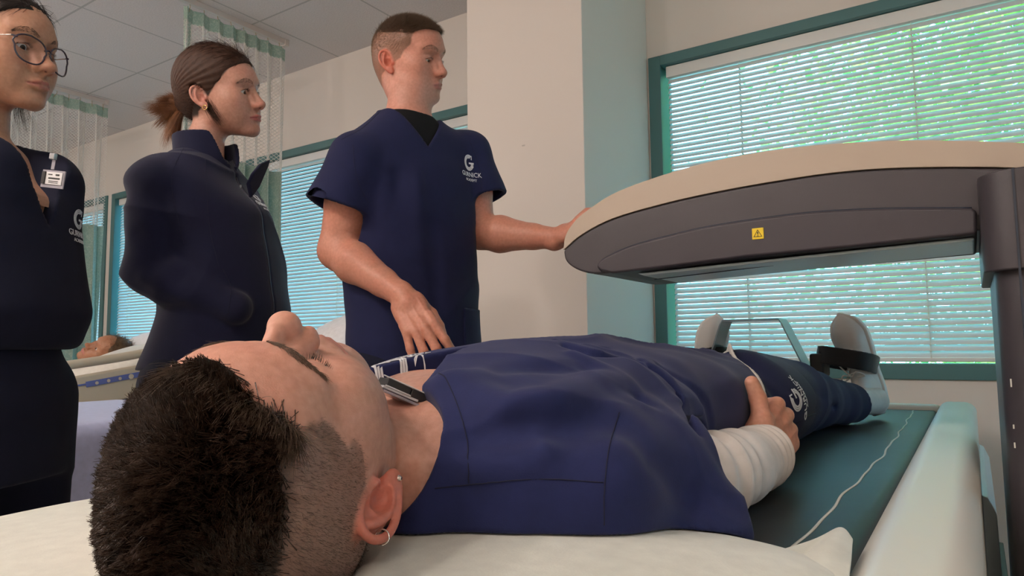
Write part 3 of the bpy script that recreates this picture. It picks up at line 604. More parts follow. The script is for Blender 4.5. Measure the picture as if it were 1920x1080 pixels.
# ---------------------------------------------------------------- the human head (face towards +y, crown +z, right side +x)
LIPC=V3(.36,.12,.10)
def head_sdf(P,o):
    """o: options  closed (eyes), nose, jaw, lips, full (cheek fullness)"""
    x=P[:,0]; Pm=P.copy(); Pm[:,0]=np.abs(x); A=Pm
    J=o.get('jaw',1.0); N=o.get('nose',1.0); FU=o.get('full',0.0)
    f=ell(P,(0,-.008,.043),(.0765,.096,.087))
    f=smin(f,ell(P,(0,.028,.052),(.066,.073,.062)),.025)
    f=smin(f,ell(P,(0,-.03,.0),(.062,.06,.05)),.03)
    f=smin(f,ell(P,(0,.034,-.020),(.056+FU*.5,.054,.072)),.022)
    f=smin(f,cone(A,(.047*J,.004,-.048),(.017,.068,-.080),.017,.018),.022)
    f=smin(f,ell(P,(0,.080,-.082),(.021*J,.0175,.0165)),.014)
    f=smin(f,ell(A,(.044,.053,-.003),(.021,.024,.018)),.026)
    f=smin(f,ell(A,(.034,.054,-.036),(.022+FU,.028+FU,.032)),.030)
    f=smin(f,ell(P,(0,.074,-.050),(.028,.026,.024)),.016)
    f=smin(f,chain(A,[(.010,.087,.037),(.028,.085,.042),(.047,.070,.040)],[.009,.0095,.008]),.016)
    f=smin(f,ell(A,(.050,.030,-.010),(.019,.035,.035)),.03)
    # eye sockets, lids
    f=smax(f,-ell(A,(.031,.098,.014),(.019,.0165,.0135)),.012)
    f=smax(f,-ell(A,(.013,.100,.018),(.008,.012,.012)),.009)
    E=ell(A,(.0315,.0725,.0135),(.0165,.0150,.0140))
    f=smin(f,E,.005)
    if o.get('closed'):
        sl=[(.0165,.0835,.0115),(.023,.0865,.0085),(.0315,.0880,.0065),(.040,.0838,.008),(.0475,.0760,.0125)]
        f=f+.0011*groove(A,sl,.0011)+.0006*groove(A,[(p[0],p[1]-.001,p[2]+.0125-abs(p[0]-.032)*.25) for p in sl],.0014)
        f=f-.0008*groove(A,[(p[0],p[1],p[2]+.0018) for p in sl],.0012)
    else:
        oz=o.get('lidz',.0085); lo_=o.get('lidlo',.0085) # opening half heights
        q=A-V3(.0315,.09,.0125); q=q/V3(.0150,.03,1); up=oz*(1-np.clip(np.abs(q[:,0]),0,1)**2); dn=lo_*(1-np.clip(np.abs(q[:,0]),0,1)**2)
        sl=np.maximum(q[:,2]-up,-q[:,2]-dn)
        op=np.maximum(sl,np.abs(q[:,0])*.015-.015)
        f=smax(f,-np.maximum(op,ell(A,(.0315,.0725,.0135),(.0188,.0178,.0170))),.0012)
        f=f+.0006*groove(A,[(.0175,.086,.0225),(.0315,.090,.0265),(.046,.078,.0215)],.0016)
    # nose
    nz=o.get('nz',0.)
    n=chain(P,[(0,.0885,.030),(0,.0975,.012),(0,.1075+.004*(N-1),-.006+nz),(0,.1115+.01*(N-1),-.0155+nz)],[.0068,.0066,.0072,.0088])
    n=smin(n,chain(A,[(.006,.083,.022),(.010,.091,-.002),(.0125,.0975,-.0185)],[.008,.0085,.008]),.008)
    n=smin(n,ell(P,(0,.1130+.012*(N-1),-.0175+nz),(.0122,.0106,.0098)),.009)
    n=smin(n,ell(A,(.0122,.1010,-.0220),(.0070,.0110,.0080)),.0065)
    n=smin(n,cone(P,(0,.112,-.022+nz*.7),(0,.0975,-.0315),.0045,.0055),.006)
    f=smin(f,n,.0065)
    f=smax(f,-ell(A,(.0076,.1075,-.0290),(.0038,.0068,.0052),rotm(-20,0,0)),.003)
    f=f+.0009*groove(A,[(.0175,.094,-.0155),(.0205,.0925,-.0225),(.0175,.0935,-.0295)],.0016)
    f=f+.0007*groove(A,[(.0185,.093,-.026),(.0255,.088,-.040),(.031,.080,-.052)],.0045)*(1+FU*30)
    # mouth
    L=o.get('lips',1.0)
    f=smin(f,chain(A,[(0,.0995,-.0478),(.008,.0995,-.0470),(.017,.0945,-.0498),(.0245,.0870,-.0528)],[.0050*L,.0052*L,.0042*L,.0026]),.0035)
    f=smin(f,chain(A,[(0,.0975,-.0578),(.009,.0965,-.0575),(.018,.0915,-.0555),(.0245,.0868,-.0532)],[.0062*L,.0060*L,.0046*L,.0024]),.0040)
    f=f+.0022*groove(A,[(0,.1060,-.0522),(.009,.1050,-.0521),(.018,.0975,-.0532),(.0262,.0890,-.0532)],.0017)
    f=f+.0014*groove(A,[(0,.1055,-.0365),(0,.1035,-.043)],.0032)
    f=f+.0022*groove(A,[(0,.1010,-.0665),(.012,.0960,-.0665)],.0060)
    f=f+.0012*groove(A,[(.0275,.0865,-.0515),(.0295,.0835,-.0570)],.0035)
    # temples, under-jaw
    f=f+.003*gb(A,(.0700,.050,.040),(.02,.018,.02))
    # neck
    nk=o.get('neckpts',[(0,-.020,-.035),(0,-.030,-.10),(0,-.045,-.17)]); nr=o.get('neckr',[.050,.054,.060])
    f=smin(f,chain(P,nk,nr),.022)
    # ear
    e=ear_sdf(A); 
    f=smin(f,e,.0045)
    f=smax(f,-ear_bowl(A),.003)
    return f
EO=V3(.0715,-.004,.0); ER=(rotm(0,0,17)@rotm(12,0,0)@rotm(0,-14,0))
# ear frame: u = backwards(-y), v = up(z), w = outwards(x)
def earuv(A):
    q=(A-EO)@ER; return -q[:,1],q[:,2],q[:,0]
def E3(u,v,w):  # ear frame -> head frame
    return tuple(float(t) for t in (ER@V3(w,-u,v)+EO))
def ear_sdf(A):
    hel=[(-.001,.004,.002),(.000,.016,.006),(.005,.0265,.008),(.014,.0320,.010),(.0235,.0295,.012),(.0295,.020,.0125),(.0305,.008,.0115),(.027,-.004,.010),(.021,-.014,.008),(.013,-.022,.006)]
    h=spline(hel,3); r=np.interp(np.linspace(0,1,len(h)),[0,.3,.6,1],[.0026,.0034,.0032,.0028])
    f=chain(A,[E3(*p) for p in h],r)
    ah=spline([(.016,.0245,.0075),(.020,.014,.0085),(.0205,.004,.0085),(.017,-.007,.007),(.0105,-.0125,.006)],3)
    f=smin(f,chain(A,[E3(*p) for p in ah],[.0038]*len(ah)),.004)
    f=smin(f,ell(A,E3(.014,.010,.0025),(.0032,.0160,.0225),ER),.005)
    f=smin(f,ell(A,E3(.006,-.0225,.0035),(.0042,.0080,.0095),ER),.006)   # lobe
    f=smin(f,cone(A,E3(.004,-.016,.003),E3(.013,-.018,.004),.004,.004),.004)
    f=smin(f,ell(A,E3(-.0015,-.001,.0045),(.0038,.0040,.0065),ER),.003)  # tragus
    f=smin(f,cone(A,E3(.012,-.002,-.006),E3(.014,.012,-.006),.011,.010),.006)
    return f
def ear_bowl(A):
    b=ell(A,E3(.0095,.000,.009),(.0105,.0085,.0115),ER)
    b=np.minimum(b,ell(A,E3(.0085,.013,.010),(.0050,.0060,.0060),ER))
    return b
def head_skin(P,o):
    """base skin tint in head space"""
    A=P.copy(); A[:,0]=np.abs(A[:,0]); n=len(P)
    base=V3(*o.get('skin',(.62,.38,.28))); c=np.tile(base,(n,1))
    red=V3(*o.get('red',(.60,.20,.15)))
    def mix(w,col): 
        w=np.clip(w,0,1)[:,None]; c[:]=c*(1-w)+V3(*col)*w
    m=.30*gb(A,(0,.117,-.018),.013)+.30*gb(A,(.0125,.105,-.0225),.009)+.22*gb(A,(.042,.07,-.018),(.022,.03,.018))+.12*gb(A,(0,.1,.06),(.05,.03,.03))+.15*gb(A,(0,.09,-.085),.018)
    er=np.maximum(0,1-np.maximum(ear_sdf(A),0)/.004)*(P[:,1]<.008); m=m+o.get('earred',.5)*er
    m=m+o.get('blotch',.10)*np.clip(wav(P,90,1),0,1)
    mix(m,red)
    mix(.35*gb(A,(.0315,.088,.012),(.016,.02,.009)),o.get('lid',(.50,.26,.19)))
    # lips
    d=np.minimum(segd(A,[(0,.103,-.0480),(.008,.103,-.0475),(.017,.0965,-.0502),(.0245,.0885,-.0528)])-.0022,segd(A,[(0,.101,-.0570),(.009,.100,-.0567),(.018,.094,-.0552),(.0245,.0880,-.0533)])-.0026)
    mix(1-sstep(0.0,.0030,d),o.get('lip',(.50,.19,.16)))
    mix(.5*groove(A,[(0,.103,-.0522),(.009,.102,-.0521),(.018,.0955,-.0532),(.0250,.0895,-.0532)],.0012),(.22,.07,.06))
    mix(.9*(ell(A,(.0076,.1085,-.0290),(.0038,.0068,.0045),rotm(-20,0,0))<.0002),(.16,.05,.04))
    st=o.get('stubble',0)
    if st:
        w=sstep(-.025,-.055,P[:,2])*sstep(-.13,-.09,P[:,2])*sstep(.0,.03,P[:,1]); w=np.maximum(w,gb(A,(0,.10,-.04),(.02,.02,.006)))
        mix(st*w,(.28,.21,.19))
    return c,mix
# ---------------------------------------------------------------- people: shared pieces
def unit(v): v=np.array(v,float); return v/np.linalg.norm(v)
def frame(y,z):
    """columns x,y,z: y along the fingers, z back of the hand"""
    y=unit(y); z=np.array(z,float); z=unit(z-y*(z@y)); return np.stack([np.cross(y,z),y,z],1)
def hand_sdf(P,w,R,curl,mirror=1,thumb=None,spread=1.0,s=1.0,nails=None):
    """w wrist, R frame (x towards the thumb when mirror=1), curl: four (mcp,pip,dip) in degrees"""
    q=((P-V3(*w))@R.astype(f32))/f32(s); q=q.copy(); q[:,0]*=mirror
    f=rbox(q,(.000,.050,-.002),(.034,.046,.0125),.0122)
    f=smin(f,cone(q,(0,-.012,0),(0,.02,-.001),.0235,.024),.014)
    f=np.maximum(f,0*f-1)
    f=smin(f,ell(q,(.020,.030,-.010),(.017,.030,.014)),.010)
    f=smin(f,ell(q,(-.022,.034,-.008),(.013,.032,.012)),.010)
    B=[(.0285,.092,.001),(.0095,.097,.003),(-.0100,.093,.001),(-.0280,.083,-.002)]
    LN=[(.042,.025,.021),(.046,.029,.022),(.042,.027,.021),(.033,.020,.019)]; RD=[.0093,.0095,.0090,.0080]; SP=[6,1,-5,-12]
    for b,ln,rd,cu,sp in zip(B,LN,RD,curl,SP):
        p=np.array(b); a=0; pts=[p-np.array([0,.02,0])]; sa=math.radians(sp*spread)
        pts.append(p)
        for L,c in zip(ln,cu):
            a+=math.radians(c); d=np.array([math.sin(sa)*math.cos(a),math.cos(sa)*math.cos(a),-math.sin(a)]); p=p+d*L; pts.append(p)
        g=chain(q,pts,[rd*1.05,rd*1.12,rd*1.02,rd*.93,rd*.80],.002)
        g=g-.0010*gb(q,pts[2],rd*1.0)  # knuckle
        f=smin(f,g,.0045)
    th=thumb or [(.022,.020,-.010),(.044,.052,-.016),(.054,.082,-.018),(.060,.108,-.018)]
    g=chain(q,th,[.0140,.0125,.0112,.0092],.003); f=smin(f,g,.009)
    for k in range(3):
        f=f-.0010*groove(q,[((.0245-.018*k),.03,.0125),((.0275-.0185*k),.088,.0125)],.0028)
    return f*f32(s)
def arm_sdf(P,sh,el,wr,r=(.052,.044,.043,.026),k=.02,bulge=.008):
    sh,el,wr=[np.array(v,float) for v in (sh,el,wr)]
    f=chain(P,[sh,sh*.5+el*.5,el],[r[0],(r[0]+r[1])/2+.004,r[1]],.01)
    g=chain(P,[el,el*.72+wr*.28,el*.3+wr*.7,wr],[r[2]*.95,r[2]+bulge*.6,(r[2]+r[3])/2-.002,r[3]],.01)
    return smin(f,g,k)
def place(o,t,R,s,**kw):
    Rf=np.array(R,f32); tf=V3(*t)
    def f(P): return head_sdf(((P-tf)@Rf)/f32(s),o)*f32(s)
    return f,(lambda P: ((np.asarray(P,f32)-tf)@Rf)/f32(s)),(lambda L: (np.asarray(L)*s)@np.array(R).T+np.array(t))
def blocktext(txt,size,th=.0004):
    cu=bpy.data.curves.new('txt','FONT'); cu.body=txt; cu.size=size; cu.align_x='CENTER'; cu.resolution_u=3
    o=bpy.data.objects.new('txt',cu); C.objects.link(o); dg=bpy.context.evaluated_depsgraph_get(); me=bpy.data.meshes.new_from_object(o.evaluated_get(dg))
    bm=bmesh.new(); bm.from_mesh(me); bmesh.ops.triangulate(bm,faces=bm.faces)
    V=np.array([v.co[:] for v in bm.verts]); F=[tuple(v.index for v in f.verts) for f in bm.faces]; bm.free()
    bpy.data.objects.remove(o); bpy.data.curves.remove(cu); bpy.data.meshes.remove(me); return V,F
def logo_flat(W=.055):
    """the ringed G with its two lines of lettering, in a flat frame about 1 unit = metres, centred"""
    X=[];F=[]
    def strip(P,w):
        P=np.array(P,float); T=np.gradient(P,axis=0); T/=np.linalg.norm(T,axis=1,keepdims=True); N_=np.stack([-T[:,1],T[:,0]],1); b=len(X)
        for p,n_ in zip(P,N_): X.append(p+n_*w); X.append(p-n_*w)
        for i in range(len(P)-1): F.append((b+2*i,b+2*i+1,b+2*i+3,b+2*i+2))
    R0=W*.30
    for k,r in enumerate((R0,R0*.83,R0*.66)):
        a=np.radians(np.linspace(58+4*k,330-6*k,34)); strip(np.stack([r*np.cos(a),r*np.sin(a)+W*.35],1),R0*.065)
    strip([(R0*.05,W*.35-.001),(R0*1.05,W*.35-.001)],R0*.10)
    for k in range(3): strip([(R0*(.55+.17*k),W*.35-.001),(R0*(.55+.17*k),W*.35-R0*.62)],R0*.06)
    strip([(R0*.62,W*.35+R0*.95),(R0*.62,W*.35+R0*.40)],R0*.07)
    for t,sz,y in (('GURNICK',W*.27,-W*.22),('ACADEMY',W*.155,-W*.40)):
        V,f=blocktext(t,sz); b=len(X)
        for v in V: X.append((v[0]*1.12,v[1]+y))
        F.extend([tuple(i+b for i in q) for q in f])
    return np.array([tuple(x) for x in X],float),F
LOGO=None
def hit(f,x,y,d0=.3,d1=3):
    """first point of the surface f along the line of sight through photograph pixel x, y"""
    ds=np.linspace(d0,d1,1400); P=np.array([at(x,y,d=d) for d in ds],f32); v=f(P); k=np.where(v<0)[0]
    return P[k[0]] if len(k) else P[int(np.argmin(v))]
def put_logo(f,c,right,up,W,mat_,parent,name='logo',off=.0012,sx=1.0):
    """project the emblem along the surface normal onto the implicit surface f round point c"""
    global LOGO
    if LOGO is None: LOGO=logo_flat(.055)
    V,F=LOGO; s=W/.055; X=np.array(c)+V[:,:1]*s*sx*unit(right)+V[:,1:]*s*unit(up)
    bm=bmesh.new(); vs=[bm.verts.new(x) for x in X]
    for q in F:
        try: bm.faces.new([vs[i] for i in q])
        except ValueError: pass
    for _ in range(2):
        ed=[e for e in bm.edges if e.calc_length()>.005*s]
        if ed: bmesh.ops.subdivide_edges(bm,edges=ed,cuts=1,use_grid_fill=False)
    bmesh.ops.triangulate(bm,faces=bm.faces); bm.verts.index_update()
    X=np.array([v.co[:] for v in bm.verts]); F=np.array([[v.index for v in q.verts] for q in bm.faces]); bm.free()
    n0=np.cross(unit(right),unit(up))
    for _ in range(6): X=X-(f(X.astype(f32)))[:,None]*n0*.8
    g=grad(f,X); g/=np.maximum(np.linalg.norm(g,axis=1,keepdims=True),1e-6)
    o=add_mesh(name,X+g*off,F,mat_,parent,smooth=False); m=o.modifiers.new('t','SOLIDIFY'); m.thickness=.0006; m.offset=0; return o
def seam(f,pix,parent,mat_,name='seam',r=.0005,n=8,d0=.3,off=.0002):
    """stitched seam: a thin cord following the cloth surface through the given photograph points"""
    P=np.array([hit(f,x,y,d0) for x,y in spline(pix,n)]); P=project(f,P.astype(f32),.01); g=grad(f,P); g/=np.maximum(np.linalg.norm(g,axis=1,keepdims=True),1e-6)
    k=[0]
    for i in range(1,len(P)):
        if .002<np.linalg.norm(P[i]-P[k[-1]])<.06: k.append(i)
    return MB().tube((P+g*off)[k],r,6).build(name,mat_,parent,smooth=True)
def brow_strands(toW,path,n,len_,seed,f=None,lift=.0004,rad=.00028,tilt=(0.4,0,.6)):
    rg=np.random.default_rng(seed); S=spline(path,12); idx=rg.uniform(0,len(S)-1.01,n); i=idx.astype(int); fr=(idx-i)[:,None]; p=S[i]*(1-fr)+S[i+1]*fr
    t=S[i+1]-S[i]; t/=np.linalg.norm(t,axis=1,keepdims=True); w=np.sin(np.pi*np.clip(idx/len(S)*.9+.1,0,1))*.0035+.001
    p=p+np.array([0,0,1])*(rg.uniform(-1,1,n)*w)[:,None]
    if f is not None: p=project(f,p.astype(f32),.01); p=project(f,p.astype(f32),.01)
    g=grad(f,p.astype(f32)) if f is not None else np.tile([0,1.,0],(n,1)); g/=np.maximum(np.linalg.norm(g,axis=1,keepdims=True),1e-6)
    d=t*tilt[0]*2+g*.25+np.array([0,0,1])*tilt[2]+rg.normal(size=(n,3))*.18
    X,F=strands(p+g*.0003,d,rg.uniform(.6,1.1,n)*len_,rad,3,curl=-g*.35)
    return toW(X),F
def eyes(parent,toW,sc_,iris=(.10,.05,.03),look=(0,1,-.15),name='eye'):
    """two eyeballs with iris and pupil"""
    M_e=mat('eye_white',(.62,.56,.53),.25); M_i=mat('iris',iris,.2); M_p=mat('pupil',(.005,.005,.005),.15)
    for sx in (-1,1):
        c=np.array([.0315*sx,.0725,.0135]); r=.0128; d=unit(look)
        def shell(r0,a1,n=10,k=20,off=0):
            u=unit(np.cross(d,[0,0,1])); v=np.cross(u,d); X=[];F=[]
            for i in range(n+1):
                a=a1*i/n
                for j in range(k): b=2*math.pi*j/k; X.append(c+(d*math.cos(a)+(u*math.cos(b)+v*math.sin(b))*math.sin(a))*r0)
            for i in range(n):
                for j in range(k): F.append((i*k+j,i*k+(j+1)%k,(i+1)*k+(j+1)%k,(i+1)*k+j))
            return toW(np.array(X)),np.array(F)
        X,F=shell(r,math.pi,14); e=add_mesh(name,X,F,M_e,parent); X,F=shell(r+.0002,.46); add_mesh('iris',X,F,M_i,e); X,F=shell(r+.00035,.2,4); add_mesh('pupil',X,F,M_p,e)
M_skinL=skin_mat('light_skin'); 
M_navy=cloth_mat('navy_scrub_cotton',(.0080,.0112,.050),1100,sheen=.05)
M_navy2=cloth_mat('dark_navy_fleece',(.0065,.0080,.032),700,sheen=.10,strength=.5)
M_navy3=cloth_mat('dark_navy_twill',(.0045,.0062,.021),1100,sheen=.03)
M_thread=mat('white_print',(.68,.70,.74),.7)
M_wt=cloth_mat('off_white_knit',(.66,.62,.58),900)
M_shoe=mat('white_leather_shoe',(.62,.60,.57),.42,bump=(60,.2,.001))
M_sole=mat('white_rubber_sole',(.72,.70,.67),.6)
M_seam=mat('dark_seam_thread',(.006,.008,.030),.9)
M_blackc=cloth_mat('black_cotton',(.005,.005,.006),900,sheen=0)
M_steel=mat('brushed_steel',(.45,.47,.50),.28,metal=1)
M_silver=mat('silver_jewellery',(.75,.73,.70),.2,metal=1)
M_gold=mat('gold_jewellery',(.80,.52,.20),.2,metal=1)
# ---------------------------------------------------------------- the man lying on the table
PR=np.array([[0.93585,0.02164,0.35173],[0.35233,-0.0377,-0.93512],[-0.00698,0.99905,-0.0429]]); _u,_s2,_v=np.linalg.svd(PR); PR=_u@_v
PT=np.array([-.4328,.3389,.8555])
def torso_p(P):
    st=[(.42,(-.470,0,.835),.10,.060),(.48,(-.468,0,.838),.165,.078),(.53,(-.465,0,.843),.192,.092),(.60,(-.463,0,.850),.190,.101),(.72,(-.461,0,.855),.184,.106),(.85,(-.46,0,.857),.180,.108),
        (1.0,(-.458,0,.852),.178,.105),(1.12,(-.456,0,.845),.172,.100),(1.25,(-.455,0,.840),.180,.095),(1.36,(-.455,0,.838),.190,.090)]
    return loft(P,st,(0,1,0),(1,0,0),2.35)
SH=np.array([-.292,.552,.825]); EL=np.array([-.262,.815,.798]); WR=np.array([-.252,1.005,.798])
def ptop_base(P):
    f,(t,u,v)=torso_p(P)
    f=smin(f,cone(P,(-.33,.53,.835),SH,.075,.070),.035)
    f=smin(f,cone(P,(-.60,.53,.835),(-.662,.555,.825),.075,.070),.035)
    # right short sleeve, wide and sagging to the pad
    s=cone(P,SH,(-.268,.765,.808),.070,.066)
    s=smin(s,ell(P,(-.226,.668,.780),(.046,.095,.029)),.03)
    s=smax(s,((P-V3(-.262,.690,.81))@unit((.40,.90,-.18)).astype(f32)).astype(f32),.004)
    s2=cone(P,(-.662,.555,.825),(-.715,.765,.812),.072,.074); s2=smax(s2,((P-V3(-.71,.755,.81))@unit((-.25,.95,.0)).astype(f32)).astype(f32),.004)
    f=smin(f,s,.016); f=smin(f,s2,.016)
    return f
NC=np.array([-.474,.455,.862])
FOLDS=[]
def ptop(P):
    f=ptop_base(P)
    # folds of the cotton
    Q=P
    f=f-.0055*wav(Q,15,1,(1,.45,1))*sstep(.50,.75,Q[:,1])-.0075*(ridge(Q,11,2,(1,.55,1),4)-.3)*sstep(.48,.70,Q[:,1])-.0045*(ridge(Q,23,4,(1,.7,1),4)-.3)-.0065*(ridge(Q,24,1,(1,1,.5),5)-.2)*sstep(.72,.95,Q[:,1])
    f=f-.0034*wav(Q,34,2,(1,.5,1))-.0012*wav(Q,75,1,(1,.5,1))
    def fo(p,w,a): 
        nonlocal f
        f=f-a*groove(Q,p,w)
    A_=lambda x,y,X: at(x,y,X=X)
    # ridge from chest to the armpit, hollows between it and the sleeve
    fo([A_(830,700,-.40),A_(960,740,-.36),A_(1080,770,-.31),A_(1150,775,-.29)],.018,.010)
    fo([A_(900,850,-.31),A_(1000,800,-.30),A_(1100,800,-.28)],.022,-.008)
    fo([(-.30,.60,.905),(-.315,.68,.915),(-.335,.80,.925)],.014,.009)
    fo([(-.285,.64,.88),(-.30,.72,.87),(-.31,.85,.86)],.016,-.012)
    for k,(x0,y0,x1,y1) in enumerate([(1040,640,1240,720),(1100,650,1300,760),(1150,690,1330,800),(1190,700,1360,740),(1080,690,1200,760),(1230,670,1345,700)]):
        X_=[-.42,-.40,-.36,-.40,-.38,-.42][k]; a=A_(x0,y0,X_); b=A_(x1,y1,X_+.03); fo([a,(a+b)/2+np.array([0,0,.004]),b],.0075,.008 if k%2==0 else -.009)
    fo([A_(1150,770,-.285),A_(1200,770,-.265),A_(1290,845,-.235)],.010,.006)
    for p_,w_,a_ in FOLDS: f=f-a_*groove(Q,p_,w_)
    # hem line of the armhole seam and the shoulder seam
    f=f+.0018*groove(Q,[A_(1160,775,-.285),A_(1138,850,-.258),A_(1132,940,-.25),A_(1132,985,-.25)],.0030)
    f=f+.0013*groove(Q,[A_(820,912,-.34),A_(930,905,-.31),A_(1040,897,-.28),A_(1132,905,-.25)],.0024)
    f=f+.0010*groove(Q,[A_(822,700,-.41),A_(858,760,-.385),A_(876,830,-.35),A_(880,905,-.325)],.0018)
    # pocket hem of the sleeve opening hollowed
    hol=smax(cone(P,SH,(-.266,.83,.806),.062,.060),-((P-V3(-.262,.652,.81))@unit((.40,.90,-.18)).astype(f32)),.004)
    f=smax(f,-hol,.002)
    # neck opening
    f=smax(f,-ell(P,(-.470,.425,.875),(.108,.075,.085)),.005)
    vn=np.maximum(np.abs((P[:,0]+.474))-.062*np.clip(1-(P[:,1]-.46)/.15,0,1)-.001,.87-P[:,2]); vn=np.maximum(vn,P[:,1]-.62)
    f=smax(f,-vn,.003)
    f=smax(f,(P[:,1]-hemY(P))*.5,.002)
    f=smax(f,.7515-P[:,2],.004)   # rests on the pad
    f=smax(f,-(ppillow(P)-.0008),.003)
    return f
def hemY(P): return (1.12+1.9*np.clip(-.275-P[:,0],0,.14)+.02*np.sin(P[:,0]*40)).astype(f32)
def ppillow(P):
    x=(P[:,0]+.470)/.392; y=(P[:,1]-.310)/.345
    e=(np.abs(x)**6+np.abs(y)**6)**(1/6.); h=.032*np.sqrt(np.clip(1-e**4,0,1))*(1-.30*sstep(-.2,-.9,x))
    zc=.772+0*x
    top=zc+h+.004*wav(P,13,4)*1.0+.0020*wav(P,31,2)
    hd=P-V3(*(PT)); L=(hd@PR.astype(f32))
    f=np.maximum(np.maximum(P[:,2]-top,(.7535-P[:,2])),(e-1)*.25)*.8
    k=ell(L,(0,-.008,.043),(.0795,.099,.090)); k=np.minimum(k,ell(L,(0,-.03,0),(.066,.064,.06)))
    f=smax(f,-(k-.002),.018)
    return f
def psk(P):  # all the skin of the patient
    return P
def pants_p(P):
    hip=loft(P,[(1.04,(-.455,0,.842),.150,.088),(1.16,(-.455,0,.838),.163,.088),(1.27,(-.455,0,.836),.178,.086),(1.36,(-.455,0,.832),.190,.082),(1.46,(-.455,0,.83),.19,.076)],(0,1,0),(1,0,0),2.3)[0]
    R_=chain(P,[(-.365,1.36,.838),(-.352,1.62,.832),(-.325,1.72,.822),(-.292,1.86,.806),(-.266,1.96,.802)],[.096,.080,.066,.053,.049],.02)
    L_=chain(P,[(-.545,1.36,.838),(-.565,1.62,.835),(-.590,1.72,.822),(-.640,1.87,.806),(-.672,1.95,.802)],[.096,.080,.066,.056,.055],.02)
    f=smin(smin(hip,R_,.03),L_,.03)
    f=f-.004*wav(P,14,2,(1,.55,1))-.0020*wav(P,36,3,(1,.5,1))-.008*(ridge(P,13,3,(1,.6,1),4)-.3)
    for a,b,w_,am in (((1330,700),(1430,800),.010,-.008),((1480,720),(1560,760),.010,-.009),((1470,790),(1560,750),.012,.008),((1500,720),(1600,735),.012,.008),((1440,700),(1480,770),.012,-.009),((1540,800),(1600,790),.01,-.006)):
        f=f-am*groove(P,[at(*a,X=-.30),at(*b,X=-.27)],w_)
    for X_,Xe in ((-.272,1),(-.666,-1)): # hollow the cuffs
        f=smax(f,-cone(P,(X_,1.92,.803),(X_+.02*Xe,2.0,.800),.038,.040),.002)
    f=smax(f,P[:,1]-1.948,.004)
    f=smax(f,.7515-P[:,2],.004)
    return f
def shoe(name_tilt,hl,ax_,nrm,parent,side):
    """hl: heel point on the ground; ax_: heel->toe; nrm: instep side"""
    ax_=unit(ax_); n_=unit(np.array(nrm)-ax_*(np.array(nrm)@ax_)); s_=np.cross(ax_,n_); R=np.stack([s_,ax_,n_],1).astype(f32)
    L=.282; loc=lambda P:(P-V3(*hl))@R
    def sole_w(y): # half width along the foot
        return smi(y,[0,.02,.06,.12,.18,.225,.262,.282],[.012,.028,.034,.034,.044,.047,.034,.004])
    def outline(q,g=0): return np.abs(q[:,0]-side*.006*np.sin(q[:,1]/L*3.1))-(sole_w(q[:,1])+g)
    def up(P):
        q=loc(P); y=q[:,1]; w_=sole_w(y)
        top=smi(y,[0,.03,.09,.13,.18,.23,.265,.282],[.088,.094,.090,.076,.056,.046,.034,.014])
        z=q[:,2]; k=(np.abs(np.clip(np.abs(q[:,0]-side*.006*np.sin(y/L*3.1))/np.maximum(w_-.002,.004),0,9))**2.2+np.clip(z/top,-9,9)**2*(z>0))**.45
        f=(k-1)*np.minimum(w_,top)*.8; f=np.maximum(f,np.maximum(.010-z,np.maximum(-y+.001,y-L)))
        hol=cone(q,(0,.045,.060),(0,.030,.13),.026,.032); f=smax(f,-hol,.004)
        f=f+.0016*groove(q,[(-.03,.175,.05),(0,.172,.062),(.03,.175,.05)],.002)+.0012*groove(q,[(-.032,.06,.02),(-.03,.1,.05),(-.02,.16,.062)],.002)+.0012*groove(q,[(.032,.06,.02),(.03,.1,.05),(.02,.16,.062)],.002)
        return f-.0012*wav(q,60,2)
    def sol(P):
        q=loc(P); return smax(outline(q,.003),np.maximum(np.abs(q[:,2]-.008-.006*sstep(.05,0,q[:,1]))-.011,np.maximum(-q[:,1]-.004,q[:,1]-L-.004)),.006)
    lo=np.array(hl)-.16; hi=np.array(hl)+np.array([.16,.2,.36]); lo=np.minimum(np.array(hl),np.array(hl)+ax_*L)-.12; hi=np.maximum(np.array(hl),np.array(hl)+ax_*L)+.12
    r=empty('shoe',tuple(hl)); r.parent=parent; r.matrix_parent_inverse=parent.matrix_world.inverted()
    X,F=mesh_sdf(up,lo,hi,.0035); u=add_mesh('upper',X,F,M_shoe,r)
    X,F=mesh_sdf(sol,lo,hi,.0035); add_mesh('sole',X,F,M_sole,r)
    W=lambda q: np.array(hl)+np.array(q)@np.stack([s_,ax_,n_],0)
    m=MB()
    for k in range(5):
        y=.105+.016*k; z=float(np.interp(y,[.09,.13,.18],[.096,.082,.062])); m.tube([W((-.016,y,z-.004)),W((0,y+.008,z+.001)),W((.016,y+.004,z-.004))],.0022,6)
    for sx in (-1,1): m.tube(spline([W((0,.104,.096)),W((sx*.018,.112,.104)),W((sx*.030,.098,.092)),W((sx*.012,.100,.095))],5),.002,6)
    m.tube(spline([W((0,.104,.098)),W((side*-.02,.135,.092)),W((side*-.034,.165,.078))],5),.0019,6)
    m.build('laces',M_sole,r,smooth=True); return r
